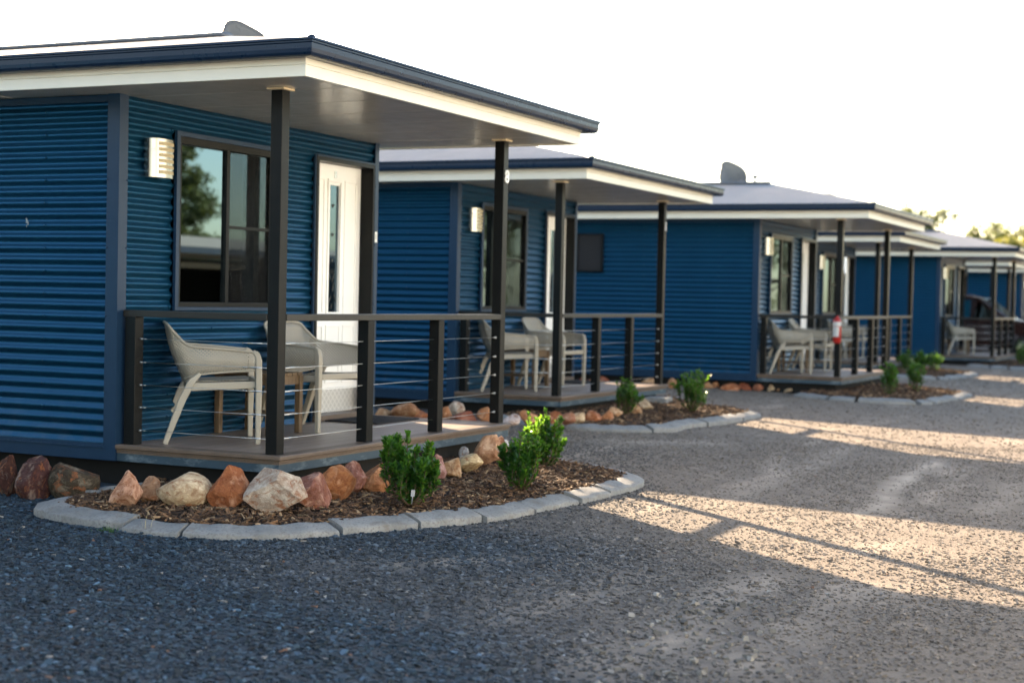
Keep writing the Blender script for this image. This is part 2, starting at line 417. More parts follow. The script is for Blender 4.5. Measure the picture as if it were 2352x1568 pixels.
TRACKS_AND_SUN = [((1965, 1190), (2150, 1052), .16, .95), ((1330, 1568), (1800, 1310), .24, .6), ((1575, 1568), (2080, 1330), .24, .5), ((660, 1302), (1240, 1278), .22, .5),
          ((1640, 1165), (1990, 1010), .20, .45), ((2250, 1180), (2352, 1110), .2, .5), ((1340, 1012), (1700, 1018), .35, .6), ((1060, 1450), (1500, 1300), .25, .35)]  # the level strip by the second kerb is a painted band of sunlight
def m_ground():
    k = NT('gravel_ground'); b = k.bsdf((.2, .2, .2), .9, 0, .3)
    p = k.geo(); s = k.n("ShaderNodeSeparateXYZ"); k.l(p, s.inputs[0])
    wob = k.noise(p, .5, 5, .6)
    # fresh blue metal lies to the left, its colour darkened further for vignette and shade; the driven part to the right is worn and dusty
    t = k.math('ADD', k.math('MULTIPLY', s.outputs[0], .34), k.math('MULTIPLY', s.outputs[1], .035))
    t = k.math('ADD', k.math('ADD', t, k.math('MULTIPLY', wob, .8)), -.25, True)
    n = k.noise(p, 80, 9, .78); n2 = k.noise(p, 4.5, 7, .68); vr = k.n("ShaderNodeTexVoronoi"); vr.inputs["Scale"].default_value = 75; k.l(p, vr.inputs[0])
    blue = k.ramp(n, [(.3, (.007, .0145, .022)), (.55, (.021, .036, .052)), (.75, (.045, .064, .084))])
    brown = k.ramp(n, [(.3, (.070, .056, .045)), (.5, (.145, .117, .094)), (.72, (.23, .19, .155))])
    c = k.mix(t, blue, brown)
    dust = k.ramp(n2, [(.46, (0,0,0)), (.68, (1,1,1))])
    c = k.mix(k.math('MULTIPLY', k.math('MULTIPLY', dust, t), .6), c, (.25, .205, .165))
    # wheel tracks of pale dust that follow the drive
    rot = k.n("ShaderNodeMapping"); rot.inputs["Rotation"].default_value = (0, 0, -R(68)); k.l(p, rot.inputs[0])
    s2 = k.n("ShaderNodeSeparateXYZ"); k.l(rot.outputs[0], s2.inputs[0])
    wav = k.math('ADD', s2.outputs[1], k.math('MULTIPLY', k.noise(p, .22, 3), 2.2))
    trk = k.math('FRACT', k.math('MULTIPLY', wav, .62))
    trk = k.ramp(trk, [(.40, (0,0,0)), (.5, (1,1,1)), (.60, (0,0,0))])
    brk = k.ramp(k.noise(p, 1.1, 4), [(.45, (0,0,0)), (.62, (1,1,1))])
    c = k.mix(k.math('MULTIPLY', k.math('MULTIPLY', trk, brk), k.math('MULTIPLY', t, .95)), c, (.30, .245, .195))
    for (a_, b_, w_, st_) in TRACKS_AND_SUN:  # dusty wheel tracks, plus one sunlit strip painted in the same way
        A, B = on_ground(*a_), on_ground(*b_); L = math.hypot(B.x - A.x, B.y - A.y); tx, ty = (B.x - A.x) / L, (B.y - A.y) / L
        wb = k.math('MULTIPLY', k.math('SUBTRACT', k.noise(p, .9, 3), .5), .35)
        al = k.math('ADD', k.math('MULTIPLY', s.outputs[0], tx), k.math('ADD', k.math('MULTIPLY', s.outputs[1], ty), -(A.x * tx + A.y * ty)))
        ac = k.math('ABSOLUTE', k.math('ADD', wb, k.math('ADD', k.math('MULTIPLY', s.outputs[0], -ty), k.math('ADD', k.math('MULTIPLY', s.outputs[1], tx), A.x * ty - A.y * tx))))
        m1 = k.math('SUBTRACT', 1.0, k.math('DIVIDE', ac, w_), True)
        m2 = k.math('MULTIPLY', k.math('MULTIPLY', al, 2.5, True), k.math('MULTIPLY', k.math('SUBTRACT', L, al), 2.5, True), True)
        m3 = k.ramp(k.noise(p, 2.6, 5, .65), [(.36, (.15,.15,.15)), (.6, (1,1,1))])
        c = k.mix(k.math('MULTIPLY', k.math('MULTIPLY', m1, m2), k.math('MULTIPLY', m3, st_)), c, (.37, .31, .25))
    # the unseen ground across the drive is paled to bounce sunlight onto the porches
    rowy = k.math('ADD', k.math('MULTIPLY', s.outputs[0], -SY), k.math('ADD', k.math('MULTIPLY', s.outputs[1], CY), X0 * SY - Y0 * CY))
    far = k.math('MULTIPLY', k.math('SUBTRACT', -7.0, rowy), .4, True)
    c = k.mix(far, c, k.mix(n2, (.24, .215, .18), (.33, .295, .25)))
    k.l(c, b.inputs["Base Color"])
    k.bump(k.math('ADD', k.math('MULTIPLY', vr.outputs["Distance"], -.9), k.math('MULTIPLY', n, .9)), .6, .012)
    return k.m
M['ground'] = m_ground()

def text_mesh(name, txt, size, depth, mat, parent, loc, rot):
    cu = bpy.data.curves.new(name, 'FONT'); cu.body = txt; cu.size = size; cu.extrude = depth; cu.align_x = 'CENTER'; cu.align_y = 'CENTER'
    cu.offset = size * .02
    to = bpy.data.objects.new("tmp", cu); COL.objects.link(to)
    dg = bpy.context.evaluated_depsgraph_get(); me = bpy.data.meshes.new_from_object(to.evaluated_get(dg))
    bpy.data.objects.remove(to)
    me.materials.clear(); me.materials.append(mat); me.name = name
    o = bpy.data.objects.new(name, me); COL.objects.link(o); o.parent = parent; o.location = loc; o.rotation_euler = rot
    return o

# ------------------------------------------------------------------ ground
gm = MB(); YS = [-400, -14, 3, 400]; GV = []
for yy in YS:
    for xx in (-400, 400): a_ = W2(xx, yy); GV.append((a_[0], a_[1], ghl(yy)))
gm.add(GV, [(0, 1, 3, 2), (2, 3, 5, 4), (4, 5, 7, 6)])
gnd = gm.build('ground', M['ground']); tag(gnd, 'grey brown gravel drive in front of the cabins', 'ground', kind='structure')

# ------------------------------------------------------------------ cabin
W = 3.36; D = 1.298; S = 2.315; HR = 0.891; HD = 0.11; LEN = 8.6; PS = 0.0855; PX = 0.043; PY = 0.049; FPX_ = 3.266
PITCHC = .0762; AMP = .0108
def corr_z(z): return AMP * math.cos(2 * math.pi * z / PITCHC)
def corr_panel(mb, axis, a0, a1, z0, z1, plane, sgn):
    """horizontal corrugated steel; axis 'x': runs along x on plane y; sgn: outward direction"""
    n = max(2, int(round((z1 - z0) / PITCHC * 10)))
    V = []; F = []
    for i in range(n + 1):
        z = z0 + (z1 - z0) * i / n; o = plane + sgn * (corr_z(z) - AMP)
        V += [(a0, o, z), (a1, o, z)] if axis == 'x' else [(o, a0, z), (o, a1, z)]
    for i in range(n): F.append((2*i, 2*i+1, 2*i+3, 2*i+2))
    mb.add(V, F, True)
def screw(mb, x, y, z, ax, sgn):
    c = (x, y, z); mb.sphere(c, .0085, 6, 4)

def build_cabin():
    root = empty('cabin', (0, 0, 0))
    # walls -------------------------------------------------------------
    wz0, wz1 = -.03, S + .02
    mb = MB(); WY0, WY1, WZ0, WZ1 = 3.80, 4.26, 1.49, 2.09
    corr_panel(mb, 'y', D + .06, WY0, wz0, wz1, 0, -1); corr_panel(mb, 'y', WY1, LEN, wz0, wz1, 0, -1)
    corr_panel(mb, 'y', WY0, WY1, wz0, WZ0, 0, -1); corr_panel(mb, 'y', WY0, WY1, WZ1, wz1, 0, -1)
    z = .0762 * 3
    while z < S - .1:
        for yy in (D + .62, D + 1.82, D + 3.0, D + 4.2): screw(mb, -.002, yy, z, 'y', -1)
        z += .1524
    mb.build('side_wall', M['wall'], root)
    mb = MB(); corr_panel(mb, 'y', D + .06, LEN, wz0, wz1, W - .01, 1); mb.build('side_wall', M['wall'], root)
    mb = MB(); corr_panel(mb, 'x', 0, W - .01, wz0, wz1, LEN, 1); mb.build('rear_wall', M['wall'], root)
    mb = MB(); P = D
    wx0, wx1, wy0, wy1 = .581, 1.83, .888, 2.135       # window flashing
    dx0, dx1, dz1 = 2.375, 3.275, 2.125                # door opening
    corr_panel(mb, 'x', .06, wx0, .0, wz1, P, -1)
    corr_panel(mb, 'x', wx0, wx1, .0, wy0, P, -1); corr_panel(mb, 'x', wx0, wx1, wy1, wz1, P, -1)
    corr_panel(mb, 'x', wx1, dx0, .0, wz1, P, -1); corr_panel(mb, 'x', dx0, dx1, dz1, wz1, P, -1); corr_panel(mb, 'x', dx1, W - .04, .0, wz1, P, -1)
    z = .0762 * 2
    while z < S - .1:
        for xx in (.55, 1.05, 1.9):
            if not (wx0 < xx < wx1 and wy0 < z < wy1): screw(mb, xx, P - .002, z, 'x', -1)
        z += .1524
    mb.build('front_wall', M['wall'], root)
    # trims -------------------------------------------------------------
    mb = MB()
    mb.prism([(-.016, D - .016), (.072, D - .016), (.072, D - .002), (.0, D - .002), (.0, D + .085), (-.016, D + .085)], 'z', -HD, S)
    for zz in (.35, .85, 1.3, 1.75):
        mb.sphere((-.017, D + .078, zz), .007, 6, 4); mb.sphere((.066, D - .017, zz), .007, 6, 4)
    mb.build('corner_trim', M['trim'], root)
    ct = MB()
    ct.prism([(W + .006, D - .016), (W + .006, D + .085), (W - .008, D + .085), (W - .008, D - .002), (W - .052, D - .002), (W - .052, D - .016)], 'z', -HD, S)
    for zz in (.5, .95, 1.45, 1.95): ct.sphere((W - .046, D - .017, zz), .007, 6, 4)
    cto = ct.build('corner_trim', M['trim'], root)
    mb = MB(); mb.box(-.014, .0, D + .085, LEN, -HD, .0); mb.box(-.022, -.014, D + .085, LEN, -.03, -.022); mb.build('base_trim', M['trim'], root)
    mb = MB(); mb.box(W - .012, W + .004, D + .085, LEN, -HD, .0); mb.build('base_trim', M['trim'], root)
    mb = MB(); mb.box(-.012, .0, D + .09, LEN, S - .05, S - .004); mb.build('head_trim', M['trim'], root)
    # floor, piers ------------------------------------------------------
    mb = MB(); mb.box(.03, W - .03, D + .05, LEN - .03, -HD + .002, -.02); mb.build('floor_frame', M['black'], root)
    for px in (.5, 1.6, 2.75):
        for py in (.6, 2.6, 4.6, 6.6):
            mb = MB(); mb.box(px, px + .08, py, py + .08, -.36, -HD); mb.build('pier', M['gutter'], root)
    mb = MB(); mb.box(.10, .13, .13, LEN - .1, -.45, -HD + .001); mb.box(.10, W - .10, .10, .13, -.45, -HD + .001); mb.box(W - .13, W - .10, .13, LEN - .1, -.45, -HD + .001); mb.build('underfloor_shade', M['black'], root)  # black panels added to stand in for the shade under the deck
    # roof --------------------------------------------------------------
    ex0, ex1, ey0, ey1 = -.52, 3.83, -.52, LEN + .52
    ez, rx, rz = 2.500, (ex0 + ex1) / 2, 2.968
    hw = rx - ex0; sl = (rz - ez) / hw
    def plane(mb, org, ed, sdn, L, hipped_both=True):
        """org eave corner, ed unit along eave, sdn unit horizontal up-slope"""
        n = int(L / .0762 * 6); V = []; F = []
        up_ = Vector((0, 0, 1))
        for i in range(n + 1):
            t = L * i / n; top = min(hw, t, L - t); a = .0085 * math.cos(2 * math.pi * t / .0762)
            p0 = Vector(org) + Vector(ed) * t; p1 = p0 + Vector(sdn) * top
            V += [p0 + Vector((0, 0, a)), p1 + Vector((0, 0, a + sl * top))]
        for i in range(n): F.append((2*i, 2*i+1, 2*i+3, 2*i+2))
        mb.add(V, F, True)
    mb = MB()
    plane(mb, (ex0, ey0, ez), (0, 1, 0), (1, 0, 0), ey1 - ey0)
    plane(mb, (ex1, ey0, ez), (0, 1, 0), (-1, 0, 0), ey1 - ey0)
    plane(mb, (ex0, ey0, ez), (1, 0, 0), (0, 1, 0), ex1 - ex0)
    plane(mb, (ex0, ey1, ez), (1, 0, 0), (0, -1, 0), ex1 - ex0)
    rf = mb.build('roof', M['roof'], root)
    mb = MB(); mb.tube([(rx, ey0 + hw - .02, rz + .012), (rx, ey1 - hw + .02, rz + .012)], .07, 10, True, True, 0, (.35, 1.3)); mb.build('ridge_cap', M['ridge'], rf)
    mb = MB()
    mb.tube([(ex0 - .015, ey0 - .015, ez + .004), (ex0 + .12, ey0 + .12, ez + .012)], .02, 8); mb.build('hip_cap', M['gutter'], rf)
    # fascia, gutter ----------------------------------------------------
    fx0, fx1, fy0, fy1, zt, zb = -.4286, 3.737, -.4249, LEN + .4249, 2.44, 2.302
    def ring(mb, prof, x0, x1, y0, y1):              # profile of (outward, z) swept round a rectangle with mitres
        n = len(prof); V = []
        for (cx, cy, sx_, sy_) in ((x0, y0, -1, -1), (x1, y0, 1, -1), (x1, y1, 1, 1), (x0, y1, -1, 1)):
            V += [(cx + sx_ * o, cy + sy_ * o, z) for o, z in prof]
        F = []
        for q in range(4):
            for i in range(n):
                F.append((q*n+i, q*n+(i+1) % n, ((q+1) % 4)*n+(i+1) % n, ((q+1) % 4)*n+i))
        mb.add(V, F)
    mb = MB(); ring(mb, [(0, zb), (0, zb + .066), (-.005, zb + .069), (0, zb + .072), (0, zt), (-.03, zt), (-.03, zb)], fx0, fx1, fy0, fy1)
    fo = mb.build('fascia', M['fascia'], root)
    mb = MB()
    ring(mb, [(.002, 2.408), (.082, 2.404), (.098, 2.410), (.108, 2.424), (.112, 2.446), (.112, 2.476), (.118, 2.482), (.118, 2.490), (.128, 2.494), (.126, 2.506), (.108, 2.508), (.108, 2.498), (.100, 2.44), (.09, 2.42), (.006, 2.42), (.006, 2.478), (.002, 2.478)], fx0, fx1, fy0, fy1)
    mb.build('gutter', M['gutter'], root)
    # soffit ------------------------------------------------------------
    mb = MB(); mb.box(fx0 + .028, fx1 - .028, fy0 + .028, fy1 - .028, S, S + .03); so = mb.build('soffit', M['soffit'], root)
    for xx in (.17, .77, 1.37, 1.97, 2.57, 3.17):
        mb = MB(); mb.box(xx, xx + .012, fy0 + .03, D - .02, S - .0016, S - .0004); mb.build('cover_strip', M['soffit'], so)
    mb = MB(); mb.box(fx0 + .03, -.02, 2.2, 2.225, S - .004, S - .0005); mb.build('cover_strip', M['soffit'], so)
    # deck ---------------------------------------------------------------
    mb = MB(); mb.box(.075, W - .075, .075, D, -.022, -.001); dk = mb.build('deck', M['deck'], root)
    mb = MB()
    prof = [(-.02, -.03), (.012, -.03), (.018, -.024), (.018, -.006), (.012, 0.0), (-.10, 0.0), (-.10, -.03)]
    def run(mb, prof, pts):                         # profile along a polyline of corner points (outward normal known)
        n = len(prof); V = []
        for (cx, cy, ox, oy) in pts: V += [(cx + ox * o, cy + oy * o, z) for o, z in prof]
        F = []
        for q in range(len(pts) - 1):
            for i in range(n): F.append((q*n+i, q*n+(i+1) % n, (q+1)*n+(i+1) % n, (q+1)*n+i))
        F.append(tuple(range(n))); F.append(tuple((len(pts)-1)*n + i for i in range(n)))
        mb.add(V, F)
    path = [(0, D - .018, -1, 0), (0, 0, -1, -1), (W, 0, 1, -1), (W, D - .018, 1, 0)]
    run(mb, prof, path); run(mb, [(-.01, -.031), (.004, -.031), (.004, -.042), (-.002, -.044), (.002, -.047), (.002, -.056), (-.01, -.056)], path)
    mb.build('nosing_board', M['nosing'], dk)
    mb = MB(); run(mb, [(-.02, -.057), (-.003, -.057), (-.003, -HD), (-.02, -HD)], path); mb.build('deck_fascia', M['deckface'], dk)
    mb = MB()
    for i in range(4): mb.box(.06, W - .06, .1 + i * .36, .15 + i * .36, -HD + .003, -.023)
    mb.build('joist', M['black'], dk)
    # posts ---------------------------------------------------------------
    def post(x, y, z1, cap):
        mb = MB(); mb.box(x, x + PS, y, y + PS, 0.0, z1); o = mb.build('post', M['post'], root, .004)
        if cap:
            c = MB(); c.box(x - .022, x + PS + .022, y - .022, y + PS + .022, S - .013, S - .0006); c.build('post_cap', M['capcream'], o, .002)
        return o
    pn = post(PX, PY, S - .013, True); pf = post(FPX_, PY, S - .013, True)
    post(1.155, PY - .0, HR - .045, False); post(2.20, PY - .0, HR - .045, False); post(PX - .01, D - .13, HR - .042, False)
    mb = MB(); mb.box(PX + PS + .001, FPX_ - .001, PY - .005, PY + .088, HR - .044, HR); mb.build('handrail', M['rail'], root, .004)
    mb = MB(); mb.box(PX - .006, PX + .084, PY + PS + .001, D - .024, HR - .044, HR); mb.build('handrail', M['rail'], root, .004)
    # cables ----------------------------------------------------------------
    for zc in (.70, .545, .394, .245, .092):
        xm = PX + PS / 2; ym = PY + PS / 2
        for side in (0, 1):
            mb = MB()
            if side == 0:
                a, b = Vector((xm, D - .13, zc)), Vector((xm, PY + PS, zc)); tb0 = b + Vector((0, .012, 0)); dr = Vector((0, 1, 0))
            else:
                a, b = Vector((FPX_, ym, zc)), Vector((PX + PS, ym, zc)); tb0 = b + Vector((.012, 0, 0)); dr = Vector((1, 0, 0))
            mb.tube([a, b], .0021, 6); co = mb.build('cable', M['cable'], root)
            t = MB(); t.tube([tb0 - dr * .012, tb0 + dr * .012], .0075, 8); t.tube([tb0 + dr * .012, tb0 + dr * .05], .004, 6); t.tube([tb0 + dr * .05, tb0 + dr * .16], .0062, 8); t.tube([tb0 + dr * .16, tb0 + dr * .21], .004, 6)
            t.build('turnbuckle', M['cable'], co)
            e = MB()
            if side == 0:
                e.tube([a, a - dr * .018], .008, 8); e.tube([a - dr * .018, a - dr * .05], .0045, 6)
            else:
                # the far post carries a dome nut on its entry face too, the near face shows the eye
                e.sphere(a - dr * .003, .011, 10, 6); e.tube([a - dr * .01, a - dr * .04], .0045, 6)
            e.build('end_fitting', M['cable'], co)
    # window ------------------------------------------------------------------
    win = MB(); f0, f1, g0, g1 = .618, 1.792, .913, 2.10
    yo = D - .022; yi = D + .03
    for (a, b, c, d_) in ((f0, f1, g0, g0 + .034), (f0, f1, g1 - .05, g1), (f0, f0 + .026, g0 + .034, g1 - .05), (f1 - .026, f1, g0 + .034, g1 - .05)):
        win.box(a, b, yo, yi, c, d_)
    win.box(1.180, 1.218, yo + .003, yi, g0 + .034, g1 - .05)
    wo_ = win.build('window', M['frame'], root, .002)
    fl = MB()
    fl.box(wx0, f0, D - .030, D - .004, wy0, wy1); fl.box(f1, wx1, D - .026, D - .004, wy0, wy1)
    fl.box(f0, f1, D - .026, D - .004, wy0, g0); fl.box(f0, f1, D - .026, D - .004, g1, wy1)
    fl.build('flashing', M['trim'], wo_, .002)
    p = MB(); p.box(f0 + .026, 1.180, D + .004, D + .008, g0 + .034, g1 - .05); p.build('pane', M['glass'], wo_)
    p = MB(); p.box(1.218, f1 - .026, D + .012, D + .016, g0 + .034, g1 - .05); p.build('pane', M['glass2'], wo_)
    p = MB(); p.box(1.218, f1 - .026, D + .002, D + .004, g0 + .034, g1 - .05); p.build('fly_screen', M['screen'], wo_)
    p = MB(); p.box(1.218, f1 - .026, D - .008, D + .002, 1.488, 1.51); p.build('screen_rail', M['frame'], wo_)
    cu = MB()
    for (a, b) in ((1.19, 1.36), (1.53, 1.68)):
        n = 24; V = []; F = []
        for i in range(n + 1):
            x = a + (b - a) * i / n; y = D + .09 + .012 * math.sin(i * 1.6)
            V += [(x, y, .95), (x, y, 2.06)]
        for i in range(n): F.append((2*i, 2*i+1, 2*i+3, 2*i+2))
        cu.add(V, F, True)
    cu.build('curtain', M['curtain'], wo_)
    # side window -----------------------------------------------------------
    sw = MB()
    for (a, b, c, d_) in ((WY0, WY1, WZ0, WZ0 + .03), (WY0, WY1, WZ1 - .03, WZ1), (WY0, WY0 + .03, WZ0 + .03, WZ1 - .03), (WY1 - .03, WY1, WZ0 + .03, WZ1 - .03)):
        sw.box(-.026, .02, a, b, c, d_)
    swo = sw.build('window', M['frame'], root, .002)
    p = MB(); p.box(-.002, .002, WY0 + .03, WY1 - .03, WZ0 + .03, WZ1 - .03); p.build('fly_screen', M['mat'], swo)
    # interior box (dark room) ---------------------------------------------
    mb = MB(); x0, x1, y0, y1, z0, z1 = .05, W - .06, D + .14, LEN - .05, -.015, S - .003
    mb.add([(x0,y0,z0),(x1,y0,z0),(x1,y1,z0),(x0,y1,z0),(x0,y0,z1),(x1,y0,z1),(x1,y1,z1),(x0,y1,z1)], [(0,1,2,3),(4,5,6,7),(1,2,6,5),(2,3,7,6),(3,0,4,7)])
    mb.build('interior_lining', M['interior'], root)
    # door ----------------------------------------------------------------------
    dr_ = MB(); q0, q1 = D - .03, D + .135
    dr_.box(dx0, dx0 + .035, q0, q1, .0, dz1); dr_.box(dx1 - .02, dx1, q0, q1, .0, dz1); dr_.box(dx0 + .035, dx1 - .02, q0, q1, dz1 - .032, dz1)
    dfr = dr_.build('door_frame', M['frame'], root, .002)
    dr_ = MB(); dr_.box(dx0 - .014, dx0, D - .024, D - .003, 0, dz1 + .012); dr_.box(dx0, dx1, D - .034, D - .003, dz1, dz1 + .014); dr_.box(dx1, dx1 + .012, D - .024, D - .003, 0, dz1); dr_.build('flashing', M['trim'], dfr, .002)
    dx, dX = dx0 + .037, dx1 - .022; yd = D + .095
    gx0, gx1, gz0, gz1 = 2.758, 2.918, .878, 1.924
    d = MB(); d.box(dx, gx0, yd, yd + .035, .05, dz1 - .034); d.box(gx1, dX, yd, yd + .035, .05, dz1 - .034)
    d.box(gx0, gx1, yd, yd + .035, .05, gz0); d.box(gx0, gx1, yd, yd + .035, gz1, dz1 - .034)
    do = d.build('door', M['door'], root)
    ml = MB()
    def frame_mould(x0, x1, z0, z1, w=.016, h=.008):
        ml.box(x0, x1, yd - h, yd - .0004, z0, z0 + w); ml.box(x0, x1, yd - h, yd - .0004, z1 - w, z1)
        ml.box(x0, x0 + w, yd - h, yd - .0004, z0 + w, z1 - w); ml.box(x1 - w, x1, yd - h, yd - .0004, z0 + w, z1 - w)
    frame_mould(gx0 - .03, gx1 + .03, gz0 - .03, gz1 + .05, .026, .012)
    frame_mould(dx + .06, gx0 - .075, .86, 1.974); frame_mould(gx1 + .075, dX - .07, .86, 1.974)
    frame_mould(dx + .06, gx0 - .075, .29, .77); frame_mould(gx0 - .03, gx1 + .03, .29, .77); frame_mould(gx1 + .075, dX - .07, .29, .77)
    ml.build('moulding', M['door'], do, .003)
    p = MB(); p.box(gx0, gx1, yd + .012, yd + .016, gz0, gz1); go = p.build('door_glass', M['doorglass'], do)
    lf = MB()
    def leaf(cx, cz, a, ln, wd):
        pts = []
        for i in range(9):
            t = i / 8; pts.append((t * ln, wd * math.sin(math.pi * t)))
        for i in range(7, 0, -1):
            t = i / 8; pts.append((t * ln, -wd * .35 * math.sin(math.pi * t)))
        poly = [(cx + math.cos(a) * x - math.sin(a) * y, cz + math.sin(a) * x + math.cos(a) * y) for x, y in pts]
        lf.prism(poly, 'y', yd + .009, yd + .0115)
    cxg = (gx0 + gx1) / 2
    for zz in (1.74, 1.50, 1.29):
        for a in (60, 95, 130): leaf(cxg, zz, R(a), .035, .007)
    for (ox, oz, a, ln) in ((-.01, 1.14, 125, .10), (.0, 1.12, 62, .10), (.01, 1.04, 75, .09), (-.01, 1.02, 235, .08), (.025, 1.03, 300, .08), (0.0, .95, 250, .05)):
        leaf(cxg + ox, oz, R(a), ln, .012)
    lf.build('etched_leaves', M['leafdark'], go)
    p = MB(); p.box(gx0 + .0, gx1, yd + .03, yd + .033, gz0, gz1); p.build('blind', M['curtain'], go)
    p = MB(); p.box(dx + .01, dX - .006, yd - .004, yd - .0004, .052, .238); p.build('kick_plate', M['tread'], do)
    p = MB(); p.sphere((dx + .045, yd - .035, 1.02), .022, 10, 8); p.tube([(dx + .045, yd - .035, 1.02), (dx + .045, yd, 1.02)], .01, 8); p.build('door_knob', M['chrome'], do)
    p = MB(); p.box(dx0, dx1, D - .06, D + .09, .001, .048); p.build('threshold', M['nosing'], root, .004)
    # wall light ------------------------------------------------------------------
    L0, L1, lz0, lz1 = .2485, .498, 1.788, 2.05; cxl = (L0 + L1) / 2; hwl = (L1 - L0) / 2; n = 20
    wlm = MB(); V = []; F = []
    arc = [(cxl - hwl * math.cos(math.pi * i / n), D - .02 - .085 * math.sin(math.pi * i / n) ** .7) for i in range(n + 1)]
    for x, y in arc: V += [(x, y, lz0), (x, y, lz1)]
    for i in range(n): F.append((2*i, 2*i+1, 2*i+3, 2*i+2))
    wlm.add(V, F, True); wlm.add([(x, y, lz0) for x, y in arc], [tuple(range(n + 1))]); wlm.add([(x, y, lz1) for x, y in arc], [tuple(range(n + 1))])
    wlm.box(L0 + .01, L1 - .01, D - .02, D, lz0 + .01, lz1 - .01)
    wlo = wlm.build('wall_light', M['chrome'], root, fix=True)
    sl_ = MB()
    for r in range(6):
        za = lz0 + .026 + r * .0385; V = []; F = []
        sub = arc[6:17]
        for x, y in sub: V += [(cxl + (x - cxl) * 1.01, D - .02 + (y - D + .02) * 1.03, za), (cxl + (x - cxl) * 1.01, D - .02 + (y - D + .02) * 1.03, za + .022)]
        for i in range(len(sub) - 1): F.append((2*i, 2*i+1, 2*i+3, 2*i+2))
        sl_.add(V, F, True)
    sl_.build('diffuser_slot', M['slot'], wlo)
    return root, pf, do, cto

cabA, pf, dodoor, cto = build_cabin()
OFF = [(0, 0, 0), (7.175, 1.2, -.02), (14.494, -.092, -.023), (21.85, .95, -.05), (29.178, -.154, -.075), (36.4, .95, -.09), (43.6, -.15, -.10)]
LBL = ['nearest blue corrugated cabin, with a white 8 on its verandah post and door',
       'second blue corrugated cabin, whose verandah shows right behind the number 8 post',
       'third cabin, with a dark square window in its side wall below a roof dish',
       'cabin whose verandah roof peeks out just behind the verandah with the fire extinguisher',
       'dark blue cabin far along the row with a car parked beyond its verandah',
       'distant cabin mostly hidden behind the verandah posts before the parked car',
       'farthest cabin of the row, a strip of blue wall at the right edge']
def place(o, i, z=None):
    x, y = W2(OFF[i][0], OFF[i][1]); o.location = (x, y, G + OFF[i][2]); o.rotation_euler = (0, 0, YAW)
cabins = [cabA]; place(cabA, 0); tag(cabA, LBL[0], 'cabin', 'blue cabins along the gravel drive')
for i in range(1, 7):
    c = copy_tree(cabA); place(c, i); tag(c, LBL[i], 'cabin', 'blue cabins along the gravel drive'); cabins.append(c)
nb = copy_tree(cabA); nx_, ny_ = W2(-7.3, .9); nb.location = (nx_, ny_, G + .01); nb.rotation_euler = (0, 0, YAW)  # unseen cabin carrying on the row, added to block sky light from the left
tag(nb, 'matching blue cabin added left of the nearest cabin, unseen, to darken that side', 'cabin', 'blue cabins along the gravel drive')
# numbers of the first cabin, plain plates on the next ones
text_mesh('post_number', '8', .145, .004, M['white'], pf, (FPX_ + PS * .60, PY - .0045, 2.01), (R(90), 0, 0))
text_mesh('door_number', '8', .085, .003, M['cable'], dodoor, (2.845, D + .095 - .0035, 2.01), (R(90), 0, 0))
mbp = MB(); mbp.box(W - .045, W - .008, D - .019, D - .0165, 1.475, 1.565); npl = mbp.build('number_plate', M['white'], cto)
text_mesh('plate_number', '8', .07, .001, M['cable'], npl, (W - .0265, D - .0202, 1.52), (R(90), 0, 0))
mbp = MB(); rs = random.Random(3)
for (a_, b_, w_, h_) in ((0, 0, .012, .018), (.006, .018, .008, .010), (-.010, -.014, .006, .012), (.003, -.032, .004, .009)):
    mbp.prism([(D + .78 + a_ + w_ * math.cos(q * .7) * rs.uniform(.6, 1), 1.475 + b_ + h_ * math.sin(q * .7) * rs.uniform(.6, 1)) for q in range(9)], 'x', -.003, -.0005)
M['dropping'] = painted('dried_dropping', (.22, .25, .27), .8, .2, .2); mbp.build('bird_dropping', M['dropping'], cabA)
for i in (1, 4):
    mbp = MB(); mbp.box(FPX_ + .045, FPX_ + .07, PY - .005, PY - .0005, 1.94, 2.05); mbp.build('number_plate', M['white'], cabins[i], .002)

